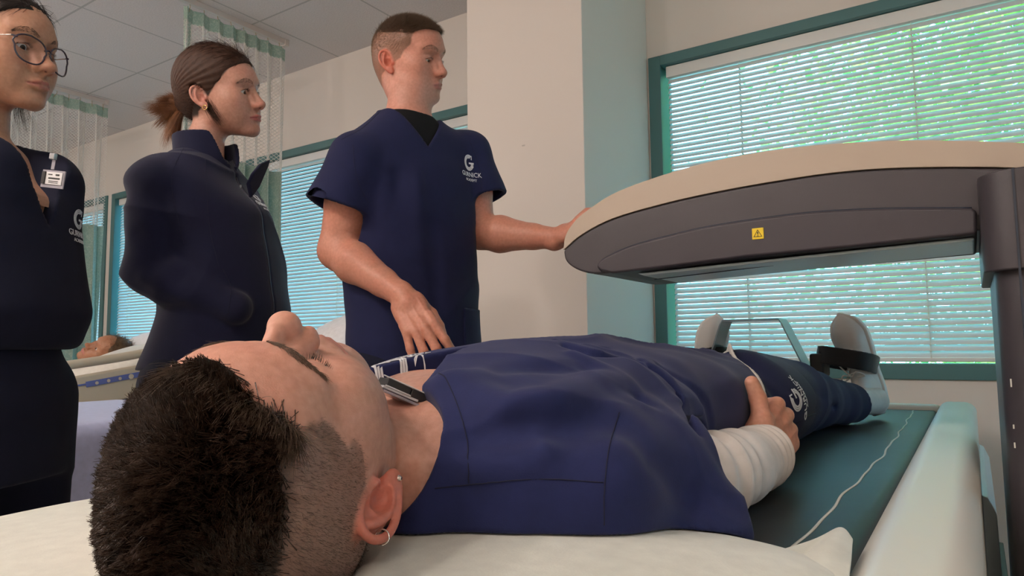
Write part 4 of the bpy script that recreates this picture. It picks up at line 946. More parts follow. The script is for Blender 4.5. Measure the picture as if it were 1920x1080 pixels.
if DO('patient'):
    M_navyp=cloth_mat('royal_navy_cotton',(.0125,.018,.078),1100,sheen=.08)
    person=empty('person',(-.46,1.0,.75),'man in navy scrubs lying on his back on the scanner table, eyes closed','person')
    o=dict(closed=True,nose=.93,nz=.010,neckpts=[(0,-.022,-.030),(0,-.030,-.085),(.012,-.030,-.165)],neckr=[.050,.053,.060],stubble=.32,jaw=1.04,skin=(.60,.325,.245),red=(.60,.17,.12),earred=.75,lid=(.48,.24,.17))
    fh,toL,toW=place(o,PT,PR,1.0)
    def fbody(P):
        f=fh(P); t=torso_p(P)[0]+.012; f=smin(f,t,.03)
        f=smin(f,cone(P,(-.33,.53,.835),SH,.06,.058),.03); f=smin(f,cone(P,(-.60,.53,.835),(-.662,.555,.825),.06,.058),.03)
        return f
    def frest(P):
        t=torso_p(P)[0]+.012+.018*sstep(.54,.64,P[:,1])
        f=smin(t,smin(cone(P,(-.33,.53,.835),SH,.06,.058),cone(P,(-.60,.53,.835),(-.662,.555,.825),.06,.058),.01),.03)
        f=smin(f,arm_sdf(P,SH,EL,WR,(.045,.027,.024,.020),.004,.002),.02); f=smin(f,arm_sdf(P,(-.662,.555,.825),(-.72,.81,.802),(-.685,1.03,.83),(.045,.027,.024,.020),.004,.002),.02)
        for a in ([(-.365,1.33,.84),(-.345,1.66,.826),(-.250,2.05,.802)],[(-.545,1.33,.84),(-.575,1.66,.826),(-.69,2.06,.800)]): f=smin(f,chain(P,a,[.070,.048,.024],.01),.02)
        return f
    HR=frame((.10,.88,.32),(.88,-.08,.28)); HRm=HR.copy(); HRm[:,0]*=1
    # right hand: thumb up, fingers folded round the side of the thigh
    hth=[(.018,.020,-.004),(.034,.038,.000),(.056,.050,.001),(.078,.052,.002)]
    thumbdir=HR[:,0]; mir=1 if thumbdir[2]>0 else -1
    fhand=lambda P: hand_sdf(P,WR,HR,[(72,60,40),(74,62,40),(74,62,40),(74,60,40)],mirror=mir,thumb=hth,s=1.10)
    X1,F1=mesh_sdf(fbody,(-.66,.19,.745),(-.24,.54,1.0),.0015 if HQ else .003)
    X2,F2=mesh_sdf(frest,(-.80,.44,.74),(-.12,2.10,.98),.010)
    kk=X2[:,1]>.5; keep=kk[F2].all(1); F2=F2[keep]
    fw_=lambda P: smin(fhand(P),cone(P,WR-np.array([-.002,.04,.006]),WR,.022,.024),.012)
    X3,F3=mesh_sdf(fw_,WR-[.12,.07,.09],WR+[.1,.18,.14],.0017)
    X,F=join([(X1,F1),(X2,F2),(X3,F3)])
    L=toL(X); col,mix=head_skin(L,o)
    # scalp under the hair: dark crown and the faded sides
    def scalp(L):
        x=np.abs(L[:,0]); y=L[:,1]; z=L[:,2]
        z=z+.010*np.clip(1-(x/.035)**2,0,1)*(y>.05)
        yl=np.interp(z,[-.06,-.02,.012,.018,.037,.049,.057,.066,.080,.088,.093,.098,.102],[-.045,-.025,-.010,.029,.034,.044,.056,.049,.052,.056,.066,.078,.100]) # hairline y as a function of height
        m=sstep(.004,-.003,y-yl-.003*np.sin(z*300))
        m=m*(1-np.clip(1-np.maximum(ear_sdf(np.stack([x,y,z],1).astype(f32)),0)/.004,0,1))
        side=sstep(-.055,-.02,z)*m
        side=side*(1-.0*x)
        top=sstep(.090,.105,z-.30*np.clip(-y-.02,0,1)*0+.003*wav(L,60,1)+.020*sstep(.03,.06,y))*m
        return m,side,top
    m_,side,tp=scalp(L); isn=(np.arange(len(L))<len(X1))
    mix(np.where(isn,side*(.42+.34*sstep(.0,.08,L[:,2])),0),(.15,.10,.08)); mix(np.where(isn,tp*.97,0),(.035,.022,.016))
    for (a,r_,c_) in (((.040,.070,.052),.0022,.6),((.058,.052,.040),.0018,.3),((.062,.038,-.012),.0015,.35),((.060,.040,-.045),.0014,.3)): mix(np.where(isn,c_*gb(L,a,r_),0),(.55,.08,.06))
    hb=X[:,1]>.9; col[hb]=(.60,.31,.22); wn_=np.clip(wav(X,70,3),0,1)[hb,None]; col[hb]=col[hb]*(1-.25*wn_)+np.array((.60,.22,.16))*.25*wn_
    body=add_mesh('body',X,F,M_skinL,person,col=col)
    # hair
    rg=np.random.default_rng(11); Xh=X1; Lh=toL(Xh); m1,s1,t1=scalp(Lh)
    gN=grad(fh,Xh.astype(f32)); gN/=np.linalg.norm(gN,axis=1,keepdims=True); gL=gN@PR
    M_hair=hair_mat('dark_brown_hair',(.005,.003,.0025),(.085,.050,.034),.24,110)
    M_hair2=hair_mat('clipped_brown_hair',(.05,.032,.024),(.12,.085,.065),.5)
    top_i=np.where((t1>.55)&(Lh[:,1]>-.10))[0]
    nc=1700; ci=rg.choice(top_i,nc); per=30
    cp=Lh[ci]; cn=gL[ci]; ln=np.interp(cp[:,2],[.07,.09,.11,.14],[.006,.011,.015,.018])*np.interp(cp[:,0],[-.06,-.01,.03],[.28,.6,1])*rg.uniform(.75,1.35,nc)*np.interp(cp[:,1],[-.1,.0,.09],[.85,1,1.1])
    flow=np.stack([.10*np.sign(cp[:,0])*0,np.full(nc,.20),np.interp(cp[:,2],[.08,.11],[.8,.15])],1)+.60*np.stack([wav(cp.astype(f32),45,k) for k in (1,2,3)],1)
    cdv=cn*.62+flow; cdv/=np.linalg.norm(cdv,axis=1,keepdims=True); tips=cp+cdv*ln[:,None]
    ri=np.repeat(np.arange(nc),per); rp=cp[ri]+rg.normal(size=(nc*per,3))*.0043; rp=rp-cn[ri]*np.einsum('ij,ij->i',rp-cp[ri],cn[ri])[:,None]-cn[ri]*.001
    d=tips[ri]+rg.normal(size=rp.shape)*.0008-rp; lens=np.linalg.norm(d,axis=1)*rg.uniform(.82,1.10,len(rp))
    Xs,Fs=strands(rp,d,lens,rg.uniform(.00026,.00050,len(rp)),4,curl=-cn[ri]*.3+flow[ri]*.6)
    hair=add_mesh('hair',toW(Xs),Fs,M_hair,person)
    si=np.where((s1>.3)&(t1<.8)&(Lh[:,1]>-.11))[0]; ns=30000; si=rg.choice(si,ns); rp=Lh[si]+rg.normal(size=(ns,3))*.0012
    fd=gL[si]*.42+np.array([0,-.35,-.75])+rg.normal(size=(ns,3))*.18
    lens=np.interp(rp[:,2],[-.05,.03,.07,.09],[.0012,.0020,.0036,.0055])*rg.uniform(.7,1.2,ns)
    Xs,Fs=strands(rp-gL[si]*.0004,fd,lens,
.00010,3)
    o2=add_mesh('clipped_hair',toW(Xs),Fs,M_hair2,person)
    # fringe wisps with lighter streaks along the front hairline
    fi=np.where((t1>.15)&(t1<.95)&(Lh[:,1]>.045)&(Lh[:,0]>-.015))[0]; fi=rg.choice(fi,1500); fd=gL[fi]*.8+np.array([0,-.55,.75])+rg.normal(size=(len(fi),3))*.35
    Xs,Fs=strands(Lh[fi],fd,rg.uniform(.012,.030,len(fi)),.00024,5,curl=np.array([0,-.5,.2])); add_mesh('fringe',toW(Xs),Fs,hair_mat('brown_fringe',(.03,.018,.012),(.20,.13,.085),.35),hair)
    fl=lambda P: head_sdf(P,o)
    bm1=[]
    for sx in (1,-1):
        bm1.append(brow_strands(toW,[(.012*sx,.0990,.037),(.026*sx,.0965,.0425),(.040*sx,.087,.0430),(.051*sx,.074,.037)],520,.0075,3+sx,fl,tilt=(.55,0,.25),rad=.00019))
    M_b=hair_mat('brow_hair',(.08,.05,.035),(.18,.12,.085),.5)
    for q in bm1: add_mesh('eyebrow',*q,M_b,person)
    bm1=[]
    for sx in (1,-1):
        S=spline([(.0175*sx,.0842,.0105),(.0235*sx,.0868,.0078),(.0315*sx,.0882,.0062),(.040*sx,.0842,.0072),(.0475*sx,.0768,.0115)],9); n_=90; i=rg.integers(0,len(S)-1,n_); p=S[i]+rg.normal(size=(n_,3))*.0003
        d=np.array([0,.9,-.75])+np.stack([(p[:,0]-.032*sx)*22,0*p[:,0],0*p[:,0]],1)+rg.normal(size=(n_,3))*.1
        bm1.append((lambda q:(toW(q[0]),q[1]))(strands(p,d,rg.uniform(.004,.0065,n_),.00017,4,curl=np.array([0,.0,.6]))))
    M_b=hair_mat('lash',(.01,.006,.005),(.03,.02,.015),.5)
    for q in bm1: add_mesh('eyelashes',*q,M_b,person)
    # jewellery in the ear
    e0=toW(np.array([E3(.0275,.0185,.0125)]))[0]; rng_=[]; a_=unit(toW(np.array([E3(.034,.024,.0125)]))[0]-e0); n2=unit(PR[:,0]); b2=n2
    for k in range(18):
        t=2*math.pi*k/18; rng_.append(e0+a_*.0015+(a_*math.cos(t)+b2*math.sin(t))*.0052)
    MB().add(*tube(rng_,.0006,6,closed=True)).build('hoop_earring',M_silver,person,smooth=True)
    e1=toW(np.array([E3(.006,-.0235,.0085)]))[0]; st=MB()
    for k in range(3): st.add(*tube([e1+n2*(.0008*k),e1+n2*(.0008*(k+1))],[.0026-.0004*k,.0024-.0006*k],10))
    st.build('ear_stud',M_silver,person,smooth=False)
    # clothes
    for pix,w_,a_ in (([(1062,653),(1107,667),(1187,684),(1231,733),(1253,760)],.007,-.0085),([(1075,667),(1129,693),(1173,729),(1213,769)],.008,.0075),([(1100,652),(1160,664),(1215,684),(1250,715)],.007,.007),
        ([(1151,652),(1218,698),(1262,747),(1298,813)],.007,-.0085),([(1213,689),(1262,733),(1307,769),(1316,813)],.008,.008),([(1240,680),(1290,715),(1330,760),(1340,800)],.007,-.008),
        ([(853,724),(951,760),(1040,747),(1129,720),(1164,729)],.016,.010),([(907,813),(995,800),(1084,796),(1147,778)],.020,-.009),([(889,867),(973,849),(1018,827)],.018,.008),([(940,700),(1010,690),(1090,690)],.014,-.006),
        ([(1215,765),(1262,800),(1310,860),(1370,940)],.014,.006),([(1190,800),(1230,860),(1290,930)],.018,-.008)):
        FOLDS.append(([hit(ptop_base,x,y) for x,y in pix],w_,a_))
    top_=sdfobj('scrub_top',ptop,(-.82,.38,.745),(-.10,1.40,1.01),.0032 if HQ else .005,M_navyp,person)
    def und(P):
        f=torso_p(P)[0]+.006; f=np.maximum(f,1.20-P[:,1]); f=smax(f,P[:,1]-(1.374+.0*P[:,2]),.003); f=f-.003*wav(P,14,2,(1,.55,1)); return smax(f,.7515-P[:,2],.003)
    und_=sdfobj('undershirt_hem',lambda P: np.maximum(pants_p(P)-.0135,np.abs(P[:,1]-hemY(P)-.004)-.0060)*.7,(-.72,1.05,.75),(-.18,1.42,.98),.0035,M_wt,person)
    # white long sleeve of the undershirt, rucked at the cuff
    ws=unit(WR-EL)
    def slv(P):
        f=chain(P,[EL-np.array([.03,.10,-.01]),EL,EL*.6+WR*.4,WR-ws*.035,WR+ws*.012],[.050,.047,.046,.041,.040],.01)
        t=(P-V3(*EL))@ws.astype(f32)
        L_=float(np.linalg.norm(WR-EL))
        ruck=sstep(.10,.20,t)
        f=f-.0035*ruck*np.sin(t*300+3*wav(P,18,2))-.0022*wav(P,40,1)-.0035*sstep(.10,-.02,t)*np.sin(t*170+2.0*wav(P,14,1)+((P-V3(*EL))[:,0])*60)
        f=smax(f,t-(L_+.012+.006*wav(P,25,3)),.004)
        f=smax(f,-(cone(P,WR-ws*.05,WR+ws*.1,.033,.036)),.002)
        f=smax(f,-t-.10,.004)
        return smax(f,.7515-P[:,2],.003)
    sdfobj('white_sleeve',slv,(-.36,.65,.745),(-.16,1.12,.92),.0026,M_wt,person)
    def slv2(P):
        W2=np.array([-.685,1.03,.83]); E2=np.array([-.72,.81,.802]); return smax(chain(P,[(-.71,.70,.80),E2,W2],[.050,.047,.038],.01)-.002*wav(P,40,1),.7515-P[:,2],.003)
    sdfobj('white_sleeve',slv2,(-.80,.60,.745),(-.60,1.12,.92),.006,M_wt,person)
    fl2=lambda P: smin(hand_sdf(P,(-.685,1.03,.83),frame((.10,.95,-.25),(-.9,0,.35)),[(55,75,50)]*4,mirror=-1 if frame((.10,.95,-.25),(-.9,0,.35))[2,0]<0 else 1),cone(P,(-.69,.97,.82),(-.685,1.03,.83),.03,.026),.01)
    tro=sdfobj('scrub_trousers',pants_p,(-.80,1.02,.745),(-.10,2.03,.96),.0042,M_navy,person)
    # undershirt strip visible between the two and white T shirt collar
    def neckband(P):
        d=P-V3(*NC); ax=unit((0.02,1,-.22)).astype(f32); t=d@ax; r=_n(d-t[:,None]*ax[None]); return np.maximum(np.abs(r-.0605)-.0022,np.abs(t-.022-.010*wav(P,30,1))-.012)
    sdfobj('undershirt_collar',lambda P: np.maximum(neckband(P),.885-P[:,2]),(-.56,.42,.83),(-.38,.55,.99),.002,M_wt,person)
    put_logo(ptop,hit(ptop,752,674),(-.98,-.15,.0),(.15,-.98,0),.057,M_thread,top_)
    put_logo(pants_p,hit(pants_p,1500,742),(-.60,-.10,.80),(.05,-.99,-.08),.058,M_thread,tro,off=.0015)
    for pix in ([(822,700),(836,710),(858,760),(876,830),(880,905)],[(1160,775),(1140,850),(1132,930),(1132,984)],[(815,915),(880,908),(1000,898),(1130,905)]): seam(ptop,pix,top_,M_seam)
    seam(ptop,[(785,723),(805,708),(830,702)],top_,M_seam,r=.0008)
    seam(pants_p,[(1480,800),(1530,775),(1590,770)],tro,M_seam,r=.0009)
    # badge clipped to the collar
    bd=empty('name_badge',tuple(at(757,730,Y=.47))); bd.parent=person; bd.matrix_parent_inverse=person.matrix_world.inverted()
    b0=at(757,733,Y=.475); ux=unit(at(800,752,Y=.505)-at(715,715,Y=.465)); uy=unit(np.cross([0,0,1.],ux)); uz=np.cross(ux,uy); Rb=np.stack([ux,uy,uz],1)
    def bb(name,c,h_,mt,par,bv=.0006): 
        m=MB(); m.box(*[tuple(b0+np.array(c)+s*np.array(h_)) for s in (-1,1)]); 
        X=np.array(m.X); X=(X-b0)@Rb.T+b0; m.X=[tuple(x) for x in X]; return m.build(name,mt,par,bevel=bv)
    M_acr=mat('clear_plastic',(.62,.60,.68),.12,trans=.5,ior=1.3,alpha=1); M_crd=mat('badge_card',(.72,.72,.74),.5)
    bb('plastic_holder',(0,0,-.008),(.0235,.015,.0012),M_acr,bd); bb('card',(-.006,0,-.0045),(.018,.0125,.0012),M_crd,bd)
    bb('badge_block',(.012,0,.000),(.0095,.0125,.0042),M_blk,bd,.0012); bb('badge_face',(-.010,0,.0003),(.0120,.0125,.0040),M_blk,bd,.0008)
    bb('edge_strip',(-.004,-.0128,.0045),(.0240,.0006,.0006),M_crd,bd); bb('edge_strip',(-.010,-.0134,-.0030),(.0130,.0006,.0007),M_crd,bd)
    for a_,b_,c_ in (((-.275,1.90,.802),(-.245,2.02,.802),(-.225,2.075,.80)),((-.665,1.90,.802),(-.683,2.02,.802),(-.697,2.075,.80))): MB().tube(spline([a_,b_,c_],6),[.036]*13,16).build('white_sock',M_wt,person,smooth=True)
    # shoes, foot frame and straps
    shoe('r',(-.218,2.10,.765),(-.085,.02,.262),(-.22,-.97,.03),person,1)
    shoe('l',(-.700,2.105,.765),(.045,.02,.262),(.22,-.97,.03),person,-1)
M_brace=mat('blue_grey_metal',(.20,.26,.31),.28,metal=.6)
if DO('patient'):
    FP=empty('foot_positioner',(-.46,2.05,.76),'blue-grey bent metal foot positioner between the lying man\'s shoes with black straps','foot positioner')
    zb=.757; top_z=1.022
    pts=[(-.685,.775),(-.68,.80),(-.606,1.008),(-.597,top_z),(-.443,top_z),(-.434,1.008),(-.342,.80),(-.337,.775)]
    m=MB(); th=.0035
    P2=np.array(pts); 
    ys0,ys1=1.985,2.085
    T_=np.gradient(P2,axis=0); T_/=np.linalg.norm(T_,axis=1,keepdims=True); N2=np.stack([T_[:,1],-T_[:,0]],1)*th
    ring=np.vstack([P2,(P2+N2)[::-1]])
    for i in range(len(P2)-1):
        q=[P2[i],P2[i+1],P2[i+1]+N2[i+1],P2[i]+N2[i]]; m.prism([(a[0],ys0,a[1]) for a in q],(0,ys1-ys0,0))
    m.build('metal_band',M_brace,FP)
    MB().box((-.70,1.93,zb),(-.30,2.13,zb+.02)).build('base_plate',M_blk,FP,bevel=.004)
    def strap(cx,cy,cz,sx):
        f=lambda P: np.abs(ell((P-V3(cx,cy,cz))@rotm(0,sx*8,0),(0,0,0),(.072,.085,9.0)))
        def g(P):
            q=(P-V3(cx,cy,cz))@rotm(-6,sx*10,0).astype(f32); k=((np.abs(q[:,0])/.073)**3+(np.abs(q[:,1])/.088)**3)**(1/3)-1
            return np.maximum(np.abs(k*.073)-.0022,np.abs(q[:,2])-.024)*.9
        X,F=mesh_sdf(g,(cx-.13,cy-.15,cz-.09),(cx+.13,cy+.15,cz+.09),.003); add_mesh('strap',X,F,M_strap,FP)
    M_strap=cloth_mat('black_strap',(.012,.013,.016),400,rough=.6)
    strap(-.290,2.085,.905,1); strap(-.675,2.085,.905,-1)
    MB().box((-.372,2.005,.862),(-.338,2.11,.925)).build('strap_buckle',M_blk,FP,bevel=.006)
    MB().box((-.64,2.005,.862),(-.60,2.11,.925)).build('strap_buckle',M_blk,FP,bevel=.006)
    M_case=cloth_mat('pale_pillowcase',(.66,.68,.61),500)
    pil=sdfobj('pillow',ppillow,(-.90,-.06,.74),(-.05,.70,.84),.004,M_case,None)
    tag(pil,'thin pale pillow under the lying man\'s head','pillow')
    te=spline([at(1425,1052,Y=.585),at(1490,1028,Y=.62),at(1545,1006,Y=.67),at(1578,992,Y=.69),at(1597,1014,Y=.675)],8); be=np.linspace(at(1360,1110,Y=.52),at(1592,1112,Y=.555),len(te)); X=[]
    for i_ in range(13):
        v=i_/12; row=te*(1-v)+be*v; row=row+np.array([0,0,1])[None]*(.004*np.sin(np.linspace(0,9,len(te))+v*3)*(1-abs(2*v-1))+.012*v*(1-v))[:,None]; X.append(row)
    n_=len(te); X=np.vstack(X); F=[(a*n_+b,a*n_+b+1,(a+1)*n_+b+1,(a+1)*n_+b) for a in range(12) for b in range(n_-1)]
    o_=add_mesh('pillowcase_corner',X,F,M_case,pil); sm_=o_.modifiers.new('t','SOLIDIFY'); sm_.thickness=.0025; sm_=o_.modifiers.new('s','SUBSURF'); sm_.levels=sm_.render_levels=1
# ---------------------------------------------------------------- the three people standing
def stand_R(yaw,pitch=0,roll=0):
    """head frame: forward in world heading yaw (degrees from +X, counter-clockwise), pitch down, roll towards own right"""
    a=math.radians(yaw); fw=np.array([math.cos(a),math.sin(a),0]); rt=np.array([math.sin(a),-math.cos(a),0]); up=np.array([0,0,1.])
    p=math.radians(pitch); f2=fw*math.cos(p)-up*math.sin(p); u2=up*math.cos(p)+fw*math.sin(p)
    r=math.radians(roll); r3=rt*math.cos(r)-u2*math.sin(r); u3=u2*math.cos(r)+rt*math.sin(r)
    return np.stack([r3,f2,u3],1)
def legs(P,hipc,lf,fw_,z0=.86,sp=.10,r=(.105,.075,.065),foot=.05,bend=0):
    f=None
    for s in (1,-1):
        h=np.array(hipc)+lf*s*sp; k=np.array([h[0],h[1],.48])+lf*s*.02+fw_*.01; a=np.array([h[0],h[1],.09])+lf*s*.04
        g=chain(P,[h+[0,0,z0-h[2]],k,a],list(r),.02); f=g if f is None else smin(f,g,.02)
    return f
def stand_shoe(c,fw_,parent,mt,side):
    y=unit(fw_); x=np.cross(y,[0,0,1.]); R=np.stack([x,y,[0,0,1]],1).astype(f32); hl=np.array([c[0],c[1],.0])-y*.09
    def f(P):
        q=(P-V3(*hl))@R; w_=np.interp(q[:,1],[0,.03,.08,.17,.22,.27,.285],[.020,.034,.032,.046,.046,.026,.004]); t=np.interp(q[:,1],[0,.05,.10,.16,.23,.285],[.095,.10,.090,.066,.050,.022])
        k=(np.abs(q[:,0]/w_)**2.4+np.clip(q[:,2]/t,0,9)**2.4)**(1/2.4)-1; return np.maximum(k*.03,np.maximum(-q[:,2]+.002,np.maximum(-q[:,1],q[:,1]-.285)))
    X,F=mesh_sdf(f,hl-.16+[0,0,.15],hl+[.3,.3,.13] if False else (hl[0]+.33,hl[1]+.33,.13),.008) if False else mesh_sdf(f,(hl[0]-.33,hl[1]-.33,-.01),(hl[0]+.33,hl[1]+.33,.14),.008)
    add_mesh('shoe',X,F,mt,parent)
def hair_flow(name,roots,dirs,lens,mat_,parent,toW,rad=.0003,seg=5,curl=None,grav=None):
    X,F=strands(roots,dirs,lens,rad,seg,curl=curl,grav=grav); return add_mesh(name,toW(X),F,mat_,parent)
def lids(bm_,toW,rg,lens=.005,n=50,z=.0):
    for sx in (1,-1):
        S=spline([(.0175*sx,.0850,.0165+z),(.025*sx,.0880,.0200+z),(.0325*sx,.0888,.0205+z),(.040*sx,.0850,.0185+z),(.0465*sx,.0780,.0145+z)],9); i=rg.integers(0,len(S)-1,n); p=S[i]
        d=np.array([0,.9,-.1])+np.stack([(p[:,0]-.030*sx)*20,0*p[:,0],0*p[:,0]],1)+rg.normal(size=(n,3))*.08
        X,F=strands(p,d,rg.uniform(.7,1.1,n)*lens,.0002,3,curl=np.array([0,0,.8])); bm_.append((toW(X),F))
# ------------------------------------------------ standing man
if DO('man'):
    person=empty('person',(-1.13,1.27,0),'short-haired man standing in navy scrubs with one hand on the scanner arm','person')
    fd=unit((.96,-.28,0)); lf=np.array([.28,.96,0]); lf=unit(lf)
    R=stand_R(12,9,13); s=.93
    tgt=at(838,137,d=1.73); t=tgt-R@np.array([0,.122,-.018])*s; print('man head',t)
    nb=np.array([-1.155,1.272,1.527]); toLo=lambda W:(R.T@(np.array(W)-t))/s
    o=dict(neckpts=[(0,-.02,-.03),tuple(toLo(nb+[0.012,0,.05])),tuple(toLo(nb-[0,0,.03]))],neckr=[.058,.058,.064],lidz=-.0005,lidlo=.0075,skin=(.585,.280,.208),red=(.62,.18,.12),earred=.8,nose=.72,jaw=1.08,lips=.85,stubble=.12)
    fh,toL,toW=place(o,t,R,s)
    shR=at(668,300,d=1.61); shL=at(876,288,d=1.83); elR=at(632,470,d=1.60); wrR=at(757,556,d=1.49); elL=at(898,436,d=1.80); wrL=at(1046,447,d=1.70)
    tors=[(.78,(-1.13,1.285,0),.150,.125),(.92,(-1.135,1.285,0),.160,.128),(1.05,(-1.14,1.283,0),.160,.124),(1.20,(-1.145,1.28,0),.168,.122),(1.34,(-1.15,1.275,0),.180,.115),(1.41,(-1.152,1.27,0),.172,.098),(1.475,(-1.152,1.268,0),.125,.082),(1.53,(-1.15,1.265,0),.070,.065)]
    def tor(P): return loft(P,tors,(0,0,1),lf,2.2)[0]
    def skin(P):
        f=fh(P); f=smin(f,tor(P)+.014,.03)
        for a,b in ((shR,elR),(shL,elL)): pass
        f=smin(f,arm_sdf(P,shR,elR,wrR,(.050,.041,.042,.0255)),.02); f=smin(f,arm_sdf(P,shL,elL,wrL,(.050,.041,.042,.0255)),.02); return f
    hd=unit(at(806,652,d=1.41)-wrR); HR=frame(hd,np.array([.50,-.80,.25])); 
    mR=1 if HR[:,0]@unit(at(860,600,d=1.4)-at(760,620,d=1.4))>0 else -1
    hR=lambda P: hand_sdf(P,wrR,HR,[(22,22,14),(20,24,14),(20,24,14),(20,22,12)],mirror=mR,thumb=[(.020,.020,-.014),(.034,.050,-.030),(.036,.080,-.038),(.034,.104,-.040)],spread=1.2,s=1.04)
    hdl=unit((.62,.10,.44)); HL=frame(hdl,(-.45,-.35,.82)); 
    mL=-1 if (HL[:,0]@np.array([0,-1,0.]))<0 else 1
    hL=lambda P: hand_sdf(P,wrL,HL,[(34,26,16)]*4,mirror=mL,s=1.0)
    def full(P):
        f=skin(P); f=smin(f,hR(P),.008); return smin(f,hL(P),.008)
    X1,F1=mesh_sdf(lambda P: smin(fh(P),tor(P)+.014,.03),t-[.15,.15,.26],t+[.16,.17,.16],.0022)
    X2,F2=mesh_sdf(full,(-1.45,1.0,.76),(-.70,1.75,float(t[2]-.25)),.0042)
    k=~((X2[:,2]>1.42)&(np.hypot(X2[:,0]-t[0],X2[:,1]-t[1])<.07)); F2=F2[k[F2].all(1)]
    X3,F3=mesh_sdf(lambda P: smin(arm_sdf(P,shR,elR,wrR,(.050,.041,.042,.0255)),hR(P),.008),np.minimum(wrR,wrR+hd*.2)-.07,np.maximum(wrR,wrR+hd*.2)+.07,.002)
    cl=lambda X,lo,hi: ((X>lo)&(X<hi)).all(1)
    k2=~cl(X2,np.minimum(wrR,wrR+hd*.2)-.066,np.maximum(wrR,wrR+hd*.2)+.066); F2=F2[k2[F2].all(1)] if True else F2
    X,F=join([(X1,F1),(X2,F2),(X3,F3)]); L=toL(X); col,mix=head_skin(L,o); n1=len(X1); isn=np.arange(len(X))<n1
    col[n1:]=np.array((.565,.262,.188)); wv=np.clip(wav(X[n1:].astype(f32),40,2),0,1)[:,None]; col[n1:]=col[n1:]*(1-.3*wv)+np.array((.58,.20,.14))*.3*wv
    def scalp(L):
        x=np.abs(L[:,0]); y=L[:,1]; z=L[:,2]+.004*np.clip(1-(x/.03)**2,0,1)
        yl=np.interp(z,[-.07,-.03,.0,.012,.03,.045,.060,.072,.080,.088,.093,.099],[-.06,-.045,.0,.026,.030,.046,.052,.050,.054,.072,.086,.1])
        m=sstep(.003,-.003,y-yl-.0025*wav(L,120,2)); m=m*(1-np.clip(1-np.maximum(ear_sdf(np.stack([x,y,z],1).astype(f32)),0)/.004,0,1))
        return m,sstep(.070,.092,L[:,2]+.1*np.clip(y,0,.1)*.4)*m
    m1,t1=scalp(L); m1=m1*isn*sstep(-.075,-.045,L[:,2]); t1=t1*isn
    mix(m1*(.50+.28*sstep(-.03,.06,L[:,2])),(.22,.125,.08)); mix(t1*.9,(.07,.040,.022))
    body=add_mesh('body',X,F,M_skinL,person,col=col)
    rg=np.random.default_rng(21); g=grad(fh,X1.astype(f32)); g/=np.linalg.norm(g,axis=1,keepdims=True); gL=g@R; L1=L[:n1]
    i=rg.choice(np.where((t1[:n1]>.2))[0],9000); d=gL[i]*.35+np.array([0,.55,.12])+rg.normal(size=(9000,3))*.15
    hair_flow('hair',L1[i]-gL[i]*.0005,d,rg.uniform(.010,.019,9000),hair_mat('light_brown_hair',(.055,.030,.016),(.16,.095,.05),.4),person,toW,.00035,4,curl=np.array([0,.3,-.1]))
    i=rg.choice(np.where((m1[:n1]>.3)&(t1[:n1]<.7))[0],12000); d=gL[i]*.5+np.array([0,-.3,-.6])+rg.normal(size=(12000,3))*.2
    hair_flow('clipped_hair',L1[i]-gL[i]*.0004,d,np.interp(L1[i,2],[-.05,.02,.07],[.0012,.0022,.006]),hair_mat('clipped_light_hair',(.15,.09,.055),(.30,.19,.12),.5),person,toW,.00020,2)
    fl=lambda P: head_sdf(P,o); bb_=[brow_strands(toW,[(.013*sx,.099,.037),(.027*sx,.0965,.0425),(.040*sx,.087,.0430),(.050*sx,.075,.038)],200,.0055,3+sx,fl,tilt=(.65,0,.1),rad=.00022) for sx in (1,-1)]
    M_b=hair_mat('brow_light',(.14,.08,.05),(.24,.15,.10),.5); [add_mesh('eyebrow',*q,M_b,person) for q in bb_]
    bb_=[]; lids(bb_,toW,rg,.006,50,-.004); M_b=hair_mat('lash_b',(.03,.02,.015),(.05,.03,.02),.5); [add_mesh('eyelashes',*q,M_b,person) for q in bb_]
    eyes(person,toW,s,look=(0,1,-.45))
    cR=at(637,388,d=1.595); cL=at(906,375,d=1.81); aR=unit(cR-shR); aL=unit(cL-shL)
    def mtop(P):
        f=tor(P)-.004
        f=smin(f,cone(P,(-1.15,1.27,1.45),shR,.060,.058),.04); f=smin(f,cone(P,(-1.15,1.27,1.45),shL,.060,.058),.04)
        sR=smax(cone(P,shR,cR+aR*.03,.060,.082),((P-V3(*cR))@aR.astype(f32)),.003); sL=smax(cone(P,shL,cL+aL*.03,.058,.068),((P-V3(*cL))@aL.astype(f32)),.003)
        f=smin(f,sR,.022); f=smin(f,sL,.022)
        lowfold=sstep(1.35,1.0,P[:,2])
        f=f-.006*wav(P,16,3,(1,1,.22))*lowfold-.0030*wav(P,15,1)-.0015*wav(P,40,2)-.007*(ridge(P,13,3,(1,1,.35),4)-.3)*sstep(1.45,1.3,P[:,2])
        for k,(a,b,am) in enumerate((((790,300),(780,480),.008),((840,330),(850,520),.008),((745,330),(735,500),-.007),((700,300),(665,360),-.008),((820,280),(870,330),.004),((880,420),(875,600),.008),((815,420),(815,640),-.006),((665,300),(690,330),.006))): f=f-am*groove(P,[at(*a,d=1.60),at(*b,d=1.60)],.02)
        # neck hole and V
        f=smax(f,-ell(P,(nb[0]+.012,nb[1]-.003,1.550),(.073,.077,.055)),.004)
        q=(P-V3(*nb)); u_=q@lf.astype(f32); w_=q@fd.astype(f32); z=P[:,2]-1.53
        V=np.maximum(np.abs(u_)-.070*np.clip(1+(z+.005)/.095,0,1.3),np.maximum(.02-w_,-(z+.10))); f=smax(f,-V,.003)
        for c_,s_,a_,r_ in ((cR,shR,aR,.068),(cL,shL,aL,.056)): f=smax(f,-smax(cone(P,c_-a_*.05,c_+a_*.05,r_-.002,r_+.002),-((P-V3(*(c_-a_*.03)))@a_.astype(f32)),.003),.002)
